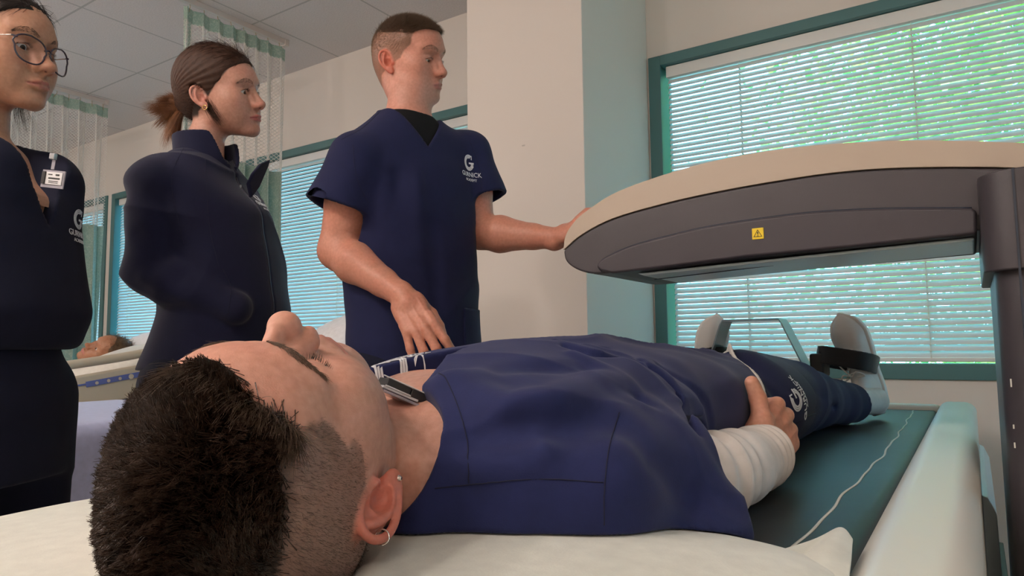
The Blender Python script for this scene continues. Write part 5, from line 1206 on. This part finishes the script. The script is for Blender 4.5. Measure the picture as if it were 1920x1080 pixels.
        f=f+.0015*groove(P,[at(718,200,d=1.66),at(690,240,d=1.6),at(640,262,d=1.58)],.002)
        return f
    top_=sdfobj('scrub_top',mtop,(-1.45,1.02,.76),(-.86,1.60,1.58),.005,M_navy,person)
    und=lambda P: smax(smax(tor(P)+.003,-ell(P,(nb[0]+.01,nb[1]-.002,1.548),(.070,.072,.045)),.003),1.42-P[:,2],.003)
    sdfobj('black_undershirt',und,(-1.35,1.08,1.40),(-.98,1.45,1.54),.0045,M_blackc,person)
    put_logo(mtop,hit(mtop,879,322),unit((.30,.95,0)),(0,0,1),.066,M_thread,top_,sx=.68)
    for pix in ([(716,206),(680,240),(640,262)],[(662,272),(668,330),(690,380)],[(880,262),(900,320),(905,380)]): seam(mtop,pix,top_,M_seam,d0=1.2)
    pk=lambda P: smax(mtop(P)-.0035,np.maximum(np.maximum(P[:,2]-1.045,.90-P[:,2]),np.maximum(.06-((P-V3(-1.14,1.28,1))@lf.astype(f32)),.0-((P-V3(-1.14,1.28,1))@fd.astype(f32)))),.002)
    sdfobj('side_pocket',pk,(-1.4,1.02,.88),(-.86,1.60,1.08),.005,M_navy,person)
    tr=lambda P: smin(legs(P,(-1.13,1.285,.86),lf,fd),loft(P,[(.74,(-1.13,1.285,0),.165,.125),(.98,(-1.135,1.285,0),.155,.118)],(0,0,1),lf,2.2)[0],.03)-.003*wav(P,14,2,(1,1,.5))
    sdfobj('scrub_trousers',tr,(-1.45,1.02,.03),(-.85,1.6,1.0),.011,M_navy3,person)
    for s_ in (1,-1): stand_shoe(np.array([-1.13,1.285,0])+lf*s_*.14,fd,person,M_shoe,s_)
# ------------------------------------------------ woman with the ponytail
if DO('w2'):
    person=empty('person',(-1.66,1.03,0),'standing woman with an auburn ponytail in a dark navy zip jacket','person')
    fd=unit((.925,.38,0)); lf=unit((-.38,.925,0))
    R=stand_R(27,-2,12); s=.965
    t=at(497,196,d=1.79)-R@np.array([0,.122,-.018])*s; print('w2 head',t)
    nb=np.array([t[0]-.040,t[1]-.02,t[2]-.155]); toLo=lambda W:(R.T@(np.array(W)-t))/s
    o=dict(neckpts=[(0,-.02,-.035),tuple(toLo(nb+[.01,0,.06])),tuple(toLo(nb-[0,0,.05]))],neckr=[.043,.046,.052],lidz=.0055,lidlo=.0055,skin=(.56,.30,.225),red=(.62,.18,.15),earred=.25,lip=(.45,.13,.12),nose=.82,lips=.85,full=.002)
    fh,toL,toW=place(o,t,R,s)
    cx_,cy_=nb[0]-.01,nb[1]; zs=nb[2]
    tors=[(.76,(cx_+.02,cy_+.03,0),.165,.150),(.92,(cx_+.03,cy_+.03,0),.172,.150),(1.05,(cx_+.06,cy_+.05,0),.165,.145),(1.18,(cx_+.045,cy_+.035,0),.160,.140),(1.30,(cx_+.02,cy_+.015,0),.178,.142),(zs-.08,(cx_,cy_,0),.185,.118),(zs-.03,(cx_-.005,cy_,0),.135,.088),(zs+.0,(cx_,cy_,0),.075,.07)]
    tor=lambda P: loft(P,tors,(0,0,1),lf,2.15)[0]
    shR=at(300,345,d=1.66); elR=at(284,505,d=1.64); wrR=at(440,578,d=1.635); shL=nb+lf*.175+np.array([-.01,0,-.085]); elL=shL+np.array([.0,.05,-.28]); wrL=elL+fd*.10-lf*.12+np.array([0,0,-.07])
    X1,F1=mesh_sdf(lambda P: smin(fh(P),tor(P)+.016,.02),t-[.14,.14,.24],t+[.16,.15,.15],.0022)
    X2,F2=mesh_sdf(lambda P: smin(tor(P)+.02,smin(arm_sdf(P,shR,elR,wrR,(.045,.038,.036,.024)),arm_sdf(P,shL,elL,wrL,(.045,.038,.036,.024)),.01),.02),(-2.0,.75,.75),(-1.3,1.45,float(t[2]-.22)),.012)
    k=X2[:,2]<zs-.06; F2=F2[k[F2].all(1)]
    X,F=join([(X1,F1),(X2,F2)]); L=toL(X); col,mix=head_skin(L,o); n1=len(X1); isn=np.arange(len(X))<n1
    def scalp(L):
        x=np.abs(L[:,0]); y=L[:,1]; z=L[:,2]
        yl=np.interp(z,[-.075,-.03,-.015,.012,.03,.05,.07,.085,.10],[-.050,-.035,-.010,.014,.028,.045,.062,.078,.098])
        m=sstep(.003,-.003,y-yl); return m*(1-np.clip(1-np.maximum(ear_sdf(np.stack([x,y,z],1).astype(f32)),0)/.003,0,1))
    m1=scalp(L)*isn*sstep(-.05,-.035,L[:,2]); mix(m1,(.035,.018,.012))
    body=add_mesh('body',X,F,M_skinL,person,col=col)
    M_h=hair_mat('auburn_hair',(.020,.008,.005),(.070,.028,.014),.6,120)
    rg=np.random.default_rng(31); g=grad(fh,X1.astype(f32)); g/=np.linalg.norm(g,axis=1,keepdims=True); gL=g@R; L1=L[:n1]
    # hair volume swept back to the tie, as a shell with combed strands over it
    tie=np.array([0,-.108,-.002])
    def cap(P):
        A=P.copy(); A[:,0]=np.abs(A[:,0]); f=ell(P,(0,-.018,.056),(.087,.105,.098)); f=smin(f,ell(P,(0,-.055,.01),(.062,.058,.055)),.03); f=smin(f,cone(P,(0,-.08,.0),tuple(tie),.035,.016),.03)
        f=smin(f,ell(P,(0,.045,.085),(.052,.045,.032)),.03)
        z=P[:,2]+0*P[:,0]; yl=np.interp(P[:,2],[-.075,-.045,-.018,.000,.014,.030,.050,.068,.084,.10,.13],[-.052,-.042,-.028,-.008,.016,.030,.046,.062,.080,.100,.13])
        f=smax(f,P[:,1]-yl,.006); f=smax(f,-.055-P[:,2],.01)
        ta=np.arctan2(P[:,2]-tie[2]-.0,np.abs(P[:,0])*1.0+.02); r=_n(P-V3(*tie)); f=f-.0007*np.sin(np.arctan2(P[:,2]+.002,P[:,1]+.125)*60+9*wav(P,14,2))-.0020*wav(P,26,1)
        f=smax(f,-(ear_sdf(A)-.004),.004); return f
    Xc,Fc=mesh_sdf(cap,(-.11,-.15,-.08),(.11,.12,.17),.003); hc=add_mesh('hair',toW(Xc),Fc,M_h,person)
    gc=grad(cap,Xc.astype(f32)); gc/=np.linalg.norm(gc,axis=1,keepdims=True); i=rg.choice(len(Xc),11000); d=tie-Xc[i]; d/=np.linalg.norm(d,axis=1,keepdims=True); d=d-gc[i]*np.einsum('ij,ij->i',d,gc[i])[:,None]; d=d+gc[i]*.10+rg.normal(size=d.shape)*.05
    Xs,Fs=strands(Xc[i]-gc[i]*.001,d,rg.uniform(.02,.05,len(i)),.00038,5,curl=-gc[i]*.9); add_mesh('combed_strands',toW(Xs),Fs,M_h,hc)
    # ponytail: short flicked strands, and the loose lock before the ear
    M_h2=hair_mat('backlit_auburn_hair',(.09,.030,.010),(.42,.17,.055),.45,40)  # backlight from the window painted in as a brighter hair colour
    LK=[]
    for k in range(34):
        up=k<13; b=np.array([rg.normal()*.24,-1.0+rg.normal()*.12,.42+rg.normal()*.22]) if up else np.array([rg.normal()*.26,-.85+rg.normal()*.22,-.30+rg.normal()*.42])
        m_=150; r0=tie+np.array([rg.normal()*.008,-.004,rg.normal()*.008+(.006 if up else -.006)])+rg.normal(size=(m_,3))*.0035
        LK.append(strands(r0,b+rg.normal(size=(m_,3))*.07,(rg.uniform(.035,.062) if up else rg.uniform(.055,.100))*rg.uniform(.75,1.1,m_),.00038,6,curl=np.array([0,.15,-.25] if up else [0,-.1,-.65+.5*rg.normal()])))
    Xs,Fs=join(LK); pt=add_mesh('ponytail',toW(Xs),Fs,M_h2,hc)
    MB().add(*tube([toW(tie[None]+np.array([[.016*math.cos(a),.006,.016*math.sin(a)]]))[0] for a in np.linspace(0,6.28,20)[:-1]],.005,6,closed=True)).build('hair_tie',M_blackc,hc,smooth=True)
    n_=260; S=np.array([.070,.000,-.012])+rg.normal(size=(n_,3))*np.array([.003,.006,.006]); Xs,Fs=strands(S,np.array([.05,.28,-1.0])+rg.normal(size=(n_,3))*.08,rg.uniform(.035,.065,n_),.00035,5,curl=np.array([-.1,.35,.0])); add_mesh('loose_lock',toW(Xs),Fs,M_h,hc)
    fl=lambda P: head_sdf(P,o); bb_=[brow_strands(toW,[(.013*sx,.099,.037),(.027*sx,.0965,.0415),(.040*sx,.087,.0410),(.051*sx,.074,.035)],190,.0045,3+sx,fl,tilt=(.7,0,.05),rad=.00022) for sx in (1,-1)]
    M_b=hair_mat('brow_w2',(.05,.025,.016),(.10,.06,.04),.5); [add_mesh('eyebrow',*q,M_b,person) for q in bb_]
    bb_=[]; lids(bb_,toW,rg,.008,70,-.002); M_b=hair_mat('lash_c',(.01,.006,.005),(.02,.015,.01),.5); [add_mesh('eyelashes',*q,M_b,person) for q in bb_]
    eyes(person,toW,s,look=(0,1,-.3))
    e1=toW(np.array([E3(.006,-.026,.009)]))[0]; MB().add(*tube([e1+R[:,1]*.0055*math.cos(a)+R[:,2]*.0055*math.sin(a)-R[:,2]*.003 for a in np.linspace(0,6.28,15)[:-1]],.0012,6,closed=True)).build('gold_hoop_earring',M_gold,person,smooth=True)
    hP=lambda x,y: at(x,y,d=1.575)
    def jk(P):
        f=tor(P)-.006
        f=smin(f,cone(P,nb-[0,0,.040],shR,.062,.052),.05); f=smin(f,cone(P,nb-[0,0,.065],shL,.058,.055),.045)
        aR=arm_sdf(P,shR,elR,wrR,(.058,.057,.056,.046)); aL=arm_sdf(P,shL,elL,wrL,(.062,.056,.054,.046))
        f=smin(f,aR-.004*wav(P,22,1),.010); f=smin(f,aL,.02)
        q=P-V3(*nb); u_=q@lf.astype(f32); w_=q@fd.astype(f32)
        f=f-.005*wav(P,12,3,(1,1,.4))-.0025*wav(P,34,1)-.008*(ridge(P,13,2,(1,1,1),4)-.3)
        f=f+.009*groove(P,[hP(416,505),hP(432,540),hP(441,588)],.007)+.002*groove(P,[hP(360,250),hP(330,330),hP(345,420)],.003)
        for a,b,am,d_ in (((300,430),(345,470),-.010,1.58),((255,440),(330,520),-.008,1.58),((350,330),(330,420),-.008,1.57),((380,300),(405,520),-.004,1.56),((270,520),(350,560),.006,1.58),((395,520),(440,585),-.006,1.5)): f=f-am*groove(P,[at(*a,d=d_),at(*b,d=d_)],.018)
        f=f+.004*groove(P,[at(262,612,d=1.6),at(350,640,d=1.55),at(430,650,d=1.52),at(530,655,d=1.6)],.006)
        f=smax(f,-ell(P,nb+np.array([.012,0,-.005]),(.062,.062,.075)),.003)
        f=smax(f,.905-P[:,2],.004)
        # zip line down the front
        f=f+.0035*np.exp(-(u_/.0045)**2)*(w_>0)*(P[:,2]<zs-.03)
        return f
    def collar(P):
        q=P-V3(*(nb+np.array([.010,0,-.005]))); u_=q@lf.astype(f32); w_=q@fd.astype(f32); z=q[:,2]; a=np.arctan2(np.abs(u_),w_)
        open_=sstep(.9,.0,a)*.6
        r=np.sqrt((u_/1.0)**2+(w_/1.08)**2); rr=.066+.30*np.clip(z+.02,0,.1)*(0.25+open_)+.010*open_
        ztop=.062-.075*sstep(.95,.25,a); f=np.maximum(np.abs(r-rr)-.0042,np.maximum(z-ztop,-.055-z)); f=np.maximum(f,-(a-.14)*.05); return f*.8
    top_=sdfobj('zip_jacket',jk,(-2.02,.70,.88),(-1.28,1.45,float(zs+.09)),.005,M_navy2,person)
    co_=sdfobj('collar',collar,(nb[0]-.14,nb[1]-.14,zs-.08),(nb[0]+.15,nb[1]+.15,zs+.09),.0035,M_navy2,top_)
    for pix in ([(352,262),(322,330),(332,400),(345,460)],[(385,300),(392,420),(410,500)],[(300,545),(292,590),(285,622)]): seam(jk,pix,top_,M_seam,d0=1.2)
    seam(jk,[(418,505),(432,540),(428,590)],top_,M_seam,d0=1.2,r=.0012)
    # folded-out collar point
    cp=[at(501,300,d=1.66),at(496,314,d=1.66),at(478,352,d=1.63),at(466,372,d=1.62),at(460,345,d=1.60),at(470,325,d=1.60),at(484,308,d=1.62)]
    m=MB(); m.prism(cp,(.005,.007,.002)); m.build('collar_point',M_navy2,top_,bevel=.003,seg=3)
    zl=[]
    for z in np.linspace(zs-.05,.92,60):
        p=nb+fd*.16; p=np.array([p[0],p[1],z]); 
        for _ in range(12): p=p-fd*float(jk(p[None].astype(f32))[0])*.9
        zl.append(p+fd*.0015)
    MB().tube(zl,.0022,6).build('zip',mat('dark_zip',(.03,.03,.05),.35,metal=.6),top_,smooth=True)
    zp=MB(); p=zl[3]; zp.box(tuple(p+[.000,-.002,-.03]),tuple(p+[.004,.002,0.004])); zp.build('zip_pull',M_steel,top_,bevel=.0008)
    put_logo(jk,hit(jk,489,380),unit(lf),(0,0,1),.060,M_thread,top_)
    tr=lambda P: smin(legs(P,(cx_+.03,cy_+.03,.86),lf,fd,r=(.105,.075,.06)),loft(P,[(.70,(cx_+.02,cy_+.03,0),.165,.135),(.97,(cx_+.03,cy_+.03,0),.160,.130)],(0,0,1),lf,2.1)[0],.03)-.004*wav(P,14,2,(1,1,.5))
    sdfobj('scrub_trousers',tr,(-2.0,.75,.03),(-1.3,1.45,1.0),.010,M_navy3,person)
    for s_ in (1,-1): stand_shoe(np.array([cx_+.03,cy_+.03,0])+lf*s_*.14,fd,person,M_shoe,s_)
# ------------------------------------------------ woman with glasses
if DO('w1'):
    person=empty('person',(-1.50,.53,0),'standing woman wearing glasses and a dark navy scrub set at the left edge','person')
    R=stand_R(27,4,4); s=.965
    t=at(101,128,d=1.30)-R@np.array([0,.122,-.018])*s; print('w1 head',t)
    fd=unit((.85,.50,0)); lf=unit((-.50,.85,0))
    nb=np.array([t[0]-.035,t[1]-.010,t[2]-.148]); toLo=lambda W:(R.T@(np.array(W)-t))/s
    o=dict(neckpts=[(0,-.02,-.035),tuple(toLo(nb+[.01,0,.06])),tuple(toLo(nb-[0,0,.05]))],neckr=[.042,.044,.050],lidz=.0050,lidlo=.0060,skin=(.52,.285,.19),red=(.50,.17,.11),earred=.2,lip=(.42,.15,.13),nose=.9,lips=1.15,full=.003,blotch=.05)
    fh,toL,toW=place(o,t,R,s); zs=nb[2]; cx_,cy_=nb[0],nb[1]
    tors=[(.78,(cx_,cy_+.00,0),.150,.120),(.94,(cx_+.02,cy_+.01,0),.160,.128),(1.02,(cx_+.035,cy_+.01,0),.178,.152),(1.12,(cx_+.025,cy_+.01,0),.165,.138),(1.24,(cx_+.02,cy_+.005,0),.165,.130),(zs-.09,(cx_,cy_,0),.168,.108),(zs-.035,(cx_-.005,cy_,0),.125,.080),(zs,(cx_,cy_,0),.07,.06)]
    tor=lambda P: loft(P,tors,(0,0,1),lf,2.1)[0]
    shR=nb-lf*.165+np.array([0,0,-.085]); shL=nb+lf*.160+np.array([0,0,-.085]); elR=shR+np.array([-.03,-.03,-.27]); elL=shL+np.array([-.02,-.01,-.27]); wrR=elR+fd*.05+np.array([0,0,-.23]); wrL=elL+fd*.05+np.array([0,0,-.23])
    def sk(P):
        f=tor(P)+.018+.045*sstep(1.08,1.03,P[:,2]); f=smin(f,arm_sdf(P,shR,elR,wrR,(.044,.038,.037,.024)),.02); f=smin(f,arm_sdf(P,shL,elL,wrL,(.044,.038,.037,.024)),.02)
        hd=unit((.1,.05,-1)); 
        for w_,m_ in ((wrR,1),(wrL,-1)): f=smin(f,hand_sdf(P,w_,frame((.12,0,-1),-lf if m_==1 else lf),[(18,22,14)]*4,mirror=-m_),.008)
        return f
    fz=lambda P: smin(fh(P),tor(P)+.010+.012*sstep(1.2,1.0,P[:,2]),.02)
    X1,F1=mesh_sdf(fz,(t[0]-.14,t[1]-.13,zs-.14),t+[.16,.15,.15],.0022)
    X2,F2=mesh_sdf(sk,(-1.9,.15,.60),(-1.2,.95,float(zs-.10)),.006); k=X2[:,2]<zs-.12; F2=F2[k[F2].all(1)]
    X,F=join([(X1,F1),(X2,F2)]); L=toL(X); col,mix=head_skin(L,o); n1=len(X1); isn=np.arange(len(X))<n1; col[n1:]=(.50,.26,.17)
    for (a,r_) in (((.058,.050,-.035),.0011),((.040,.075,.030),.001),((.046,.068,-.012),.0009),((.030,.090,-.020),.0009)): mix(np.where(isn,.8*gb(L,a,r_),0),(.08,.04,.03))
    body=add_mesh('body',X,F,skin_mat('tan_skin'),person,col=col)
    M_h=hair_mat('black_brown_hair',(.006,.004,.004),(.025,.015,.012),.5,150)
    def cap(P):
        A=P.copy(); A[:,0]=np.abs(A[:,0]); f=ell(P,(0,-.012,.047),(.084,.103,.092)); f=smin(f,ell(P,(0,.035,.07),(.060,.052,.040)),.03); f=smin(f,ell(P,(0,-.055,.0),(.060,.055,.06)),.03)
        yl=np.interp(P[:,2],[-.075,-.045,-.018,.006,.020,.034,.050,.066,.080,.10,.13],[-.052,-.042,-.026,.004,.024,.034,.046,.060,.078,.11,.13]); f=smax(f,P[:,1]-yl+.004*np.abs(P[:,0])*10,.005); f=smax(f,-.06-P[:,2],.01)
        f=f-.0013*np.sin(P[:,1]*500*.5+4*wav(P,10,2)+np.abs(P[:,0])*180)-.0015*wav(P,24,1); return smax(f,-(ear_sdf(A)-.004),.004)
    Xc,Fc=mesh_sdf(cap,(-.11,-.13,-.08),(.11,.12,.16),.003); hc=add_mesh('hair',toW(Xc),Fc,M_h,person); rg=np.random.default_rng(41)
    gc=grad(cap,Xc.astype(f32)); gc/=np.linalg.norm(gc,axis=1,keepdims=True); i=rg.choice(len(Xc),9000); tie=np.array([0,-.10,-.03]); d=tie-Xc[i]; d/=np.linalg.norm(d,axis=1,keepdims=True); d=d-gc[i]*np.einsum('ij,ij->i',d,gc[i])[:,None]+gc[i]*.08+rg.normal(size=d.shape)*.05
    Xs,Fs=strands(Xc[i]-gc[i]*.001,d,rg.uniform(.02,.05,len(i)),.0004,5,curl=-gc[i]*.9); add_mesh('combed_strands',toW(Xs),Fs,M_h,hc)
    n_=1500; Xs,Fs=strands(tie+rg.normal(size=(n_,3))*np.array([.012,.008,.012]),np.array([0,-.30,-1.])+rg.normal(size=(n_,3))*.14,rg.uniform(.12,.22,n_),.0005,7,curl=np.array([0,.35,-.2])); add_mesh('ponytail',toW(Xs),Fs,M_h,hc)
    n_=120; Xs,Fs=strands(np.array([-.062,-.02,-.03])+rg.normal(size=(n_,3))*.006,np.array([-.15,.22,-1.])+rg.normal(size=(n_,3))*.10,rg.uniform(.06,.11,n_),.0003,5); add_mesh('loose_lock',toW(Xs),Fs,hair_mat('brown_lock',(.05,.025,.015),(.12,.07,.04),.4),hc)
    fl=lambda P: head_sdf(P,o); bb_=[brow_strands(toW,[(.013*sx,.099,.036),(.027*sx,.0965,.0425),(.040*sx,.087,.0430),(.050*sx,.075,.037)],220,.0045,3+sx,fl,tilt=(.7,0,.05),rad=.00022) for sx in (1,-1)]
    M_b=hair_mat('brow_w1',(.02,.012,.009),(.06,.035,.025),.5); [add_mesh('eyebrow',*q,M_b,person) for q in bb_]
    bb_=[]; lids(bb_,toW,rg,.007,60,-.002); M_b=hair_mat('lash_d',(.01,.006,.005),(.02,.015,.01),.5); [add_mesh('eyelashes',*q,M_b,person) for q in bb_]
    eyes(person,toW,s,iris=(.03,.015,.01),look=(0.15,1,-.35))
    # glasses
    G=empty('glasses',tuple(toW(np.array([[0,.105,.01]]))[0])); G.parent=person; G.matrix_parent_inverse=person.matrix_world.inverted()
    M_fr=mat('dark_translucent_frame',(.035,.025,.045),.18,coat=.6); M_len,n,l,b=nt('spectacle_lens')
    tr_=n.new('ShaderNodeBsdfTransparent'); tr_.inputs[0].default_value=(.93,.93,.97,1); gl=n.new('ShaderNodeBsdfGlossy'); gl.inputs['Roughness'].default_value=.02; ms=n.new('ShaderNodeMixShader'); fr=n.new('ShaderNodeFresnel'); fr.inputs[0].default_value=1.22; ms.inputs[0].default_value=.02; l.new(tr_.outputs[0],ms.inputs[1]); l.new(gl.outputs[0],ms.inputs[2]); l.new(ms.outputs[0],n['Material Output'].inputs[0])
    for sx in (1,-1):
        rim=[]
        for k in range(36):
            a=2*math.pi*k/36; c_,s_=math.cos(a),math.sin(a); e=.86
            x=.0295*np.sign(c_)*abs(c_)**e*(1.06 if s_>0 else .94); z=.0255*np.sign(s_)*abs(s_)**e*(.92 if s_>0 else 1.05); xx=.0362+x
            rim.append((sx*xx,.1085-.012*(xx/.06)**2,.006+z+.0015*(c_>0)*(s_>0)))
        W_=toW(np.array(rim)); MB().add(*tube(W_,.0016,8,closed=True)).build('rim',M_fr,G,smooth=True)
        cen=W_.mean(0); MB().add(list(W_)+[cen],[(k,(k+1)%36,36) for k in range(36)]).build('lens',M_len,G)
        tp=[(sx*.0620,.0985,.021),(sx*.0665,.090,.0225),(sx*.0690,.060,.021),(sx*.0725,.010,.018),(sx*.0735,-.010,.014),(sx*.0745,-.030,.000)]
        MB().add(*tube(toW(spline(tp[:2],4)),.0019,8)).build('hinge',M_fr,G,smooth=True); MB().add(*tube(toW(spline(tp[1:],5)),.0011,8)).build('temple',M_gold if False else M_silver,G,smooth=True)
    MB().add(*tube(toW(spline([(-.009,.1080,.012),(0,.1100,.0150),(.009,.1080,.012)],5)),.0015,8)).build('bridge',M_fr,G,smooth=True)
    # necklace
    ch=[]; 
    for k in range(30):
        a=2*math.pi*k/30; p=nb+np.array([.01,0,-.005])+(lf*math.cos(a)*.056+fd*math.sin(a)*.058)+np.array([0,0,-.018-.030*max(0,math.sin(a))]); ch.append(p)
    MB().add(*tube(ch,.0006,5,closed=True)).build('necklace',M_gold,person,smooth=True)
    def wt(P):
        f=tor(P)-.006; f=smin(f,cone(P,nb-[0,0,.075],shR,.056,.060),.04); f=smin(f,cone(P,nb-[0,0,.075],shL,.056,.060),.04)
        for sh_,el_ in ((shR,elR),(shL,elL)):
            a_=unit(el_-sh_); c_=sh_+a_*.17; f=smin(f,smax(cone(P,sh_,c_+a_*.03,.062,.068),((P-V3(*c_))@a_.astype(f32)),.003),.02)
        f=smin(f,ell(P,np.array([cx_,cy_,1.275])+fd*.085+lf*.06,(.07,.07,.07)),.04); f=smin(f,ell(P,np.array([cx_,cy_,1.275])+fd*.085-lf*.06,(.07,.07,.07)),.04)
        f=f-.005*wav(P,13,3,(1,1,.4))*sstep(1.35,1.1,P[:,2])-.002*wav(P,32,1)
        q=P-V3(*nb); u_=q@lf.astype(f32); w_=q@fd.astype(f32); z=q[:,2]
        f=smax(f,-ell(P,nb+np.array([.006,0,.012]),(.062,.062,.050)),.004)
        V=np.maximum(np.abs(u_+.020)-.085*np.clip(1+(z+.01)/.17,0,1.2),np.maximum(.01-w_,-(z+.18))); f=smax(f,-V,.003)
        f=smax(f,.955-P[:,2],.02)
        for sh_,el_ in ((shR,elR),(shL,elL)):
            a_=unit(el_-sh_); c_=sh_+a_*.17; f=smax(f,-smax(cone(P,c_-a_*.04,c_+a_*.05,.058,.062),-((P-V3(*(c_-a_*.03)))@a_.astype(f32)),.003),.002)
        return f
    top_=sdfobj('scrub_top',wt,(-1.95,.10,.92),(-1.15,.98,float(zs+.05)),.005,M_navy3,person)
    def cb(P): # raised collar band round the neck and V
        q=P-V3(*nb); u_=q@lf.astype(f32); w_=q@fd.astype(f32); z=q[:,2]; r=np.sqrt(u_**2+w_**2)
        back=np.maximum(np.abs(r-.062-.1*np.clip(z+.01,0,1))-.003,np.maximum(np.abs(z+.006)-.026,w_-.0)); return back*.8
    sdfobj('collar',cb,nb-.12,nb+.12,.0035,M_navy3,top_)
    put_logo(wt,hit(wt,146,432),unit(lf),(0,0,1),.062,M_thread,top_,name='logo')
    tr=lambda P: smin(legs(P,(cx_+.02,cy_+.01,.86),lf,fd,r=(.100,.075,.058)),smin(loft(P,[(.72,(cx_+.02,cy_+.01,0),.170,.135),(.86,(cx_+.025,cy_+.01,0),.160,.132),(1.00,(cx_+.02,cy_+.01,0),.130,.105)],(0,0,1),lf,2.1)[0],ell(P,np.array([cx_+.02,cy_+.01,.84])+lf*.12,(.07,.07,.10)),.03),.03)-.004*wav(P,14,2,(1,1,.4))
    sdfobj('scrub_trousers',tr,(-1.95,.15,.03),(-1.15,.95,1.03),.009,M_navy3,person)
    for s_ in (1,-1): stand_shoe(np.array([cx_+.02,cy_+.01,0])+lf*s_*.13,fd,person,M_shoe,s_)
    # name badge hanging from the V of the collar
    bc=at(100,335,d=1.165); ux=unit(RT*.95-FW*.25-UP*.12); uz=unit(np.cross(ux,np.cross([0,0,1.],ux))) if False else unit(np.array([0,0,1.])-ux*ux[2]); uy=np.cross(uz,ux)
    B=empty('name_badge',tuple(bc)); B.parent=person; B.matrix_parent_inverse=person.matrix_world.inverted()
    def bb(name,c,h_,mt,par=None,bv=.0005):
        m=MB(); m.box(tuple(-np.array(h_)+c),tuple(np.array(h_)+c)); m.X=[tuple(bc+ux*x[0]+uy*x[1]+uz*x[2]) for x in m.X]; return m.build(name,mt,par or B,bevel=bv)
    M_acr=mat('badge_plastic',(.62,.60,.68),.12,trans=.5,ior=1.3); M_crd=mat('badge_paper',(.70,.70,.72),.5)
    bb('plastic_holder',(0,0,-.001),(.0235,.0012,.0150),M_acr); cd_=bb('card',(.003,-.0022,0),(.0175,.0008,.0105),M_crd); bb('badge_block',(-.0165,-.003,0),(.0035,.0022,.0105),M_blk)
    for c_,h_ in (((.005,-.0032,.0000),(.0120,.0003,.0014)),((.004,-.0032,-.0048),(.0100,.0003,.0006)),((.004,-.0032,-.0074),(.0100,.0003,.0005)),((-.004,-.0032,.0062),(.0045,.0003,.0008)),((.011,-.0032,.0062),(.0040,.0003,.0015))): bb('printed_line',c_,h_,M_ink,cd_)
    bb('strap',(-.005,0,.024),(.0035,.0006,.0085),M_acr); bb('clip',(-.007,-.001,.037),(.0055,.0035,.0055),M_steel,bv=.0015)
# ------------------------------------------------ person in the far bed
if DO('w3'):
    person=empty('person',tuple(at(205,655,d=3.45)),'person with short brown hair lying in the far bed, only the head showing','person')
    zz=unit(RT*.80+UP*.50+FW*.15); yy=unit(-RT*.40+UP*.62-FW*.65); yy=unit(yy-zz*(yy@zz)); R=np.stack([np.cross(yy,zz),yy,zz],1); s=.98
    t=at(196,668,d=3.75); o=dict(skin=(.42,.20,.11),lidz=.005,lidlo=.006,blotch=.03,red=(.40,.15,.09))
    fh,toL,toW=place(o,t,R,s); X,F=mesh_sdf(fh,t-.17,t+.17,.005); L=toL(X); col,mix=head_skin(L,o)
    Bx=[(X,F)]; sb=lambda P: smin(cone(P,toW(np.array([[0,-.04,-.15]]))[0],toW(np.array([[0,-.05,-.30]]))[0],.06,.12),cone(P,toW(np.array([[0,-.05,-.28]]))[0],toW(np.array([[0,-.08,-.75]]))[0],.13,.12),.05)
    X2,F2=mesh_sdf(sb,np.array(t)-1.0,np.array(t)+.4,.02); X,F=join([(X,F),(X2,F2)]); col=np.vstack([col,np.tile((.42,.20,.11),(len(X2),1))])
    add_mesh('body',X,F,skin_mat('brown_skin'),person,col=col); eyes(person,toW,s,iris=(.03,.015,.01))
    cap=lambda P: smax(ell(P,(0,-.016,.05),(.086,.104,.094)),P[:,1]-np.interp(P[:,2],[-.06,0,.03,.07,.09,.12],[-.05,-.01,.03,.06,.09,.12]),.006)-.004*wav(P,60,1)
    Xc,Fc=mesh_sdf(cap,(-.11,-.13,-.08),(.11,.12,.16),.005); M_h=hair_mat('curly_brown_hair',(.05,.028,.015),(.22,.13,.07),.5,60); hc=add_mesh('hair',toW(Xc),Fc,M_h,person)
    rg=np.random.default_rng(51); gc=grad(cap,Xc.astype(f32)); i=rg.choice(len(Xc),2500); Xs,Fs=strands(Xc[i],gc[i]*.6+rg.normal(size=(2500,3))*.6,rg.uniform(.015,.035,2500),.0006,5,curl=rg.normal(size=(2500,3))*1.5); add_mesh('curls',toW(Xs),Fs,M_h,hc)
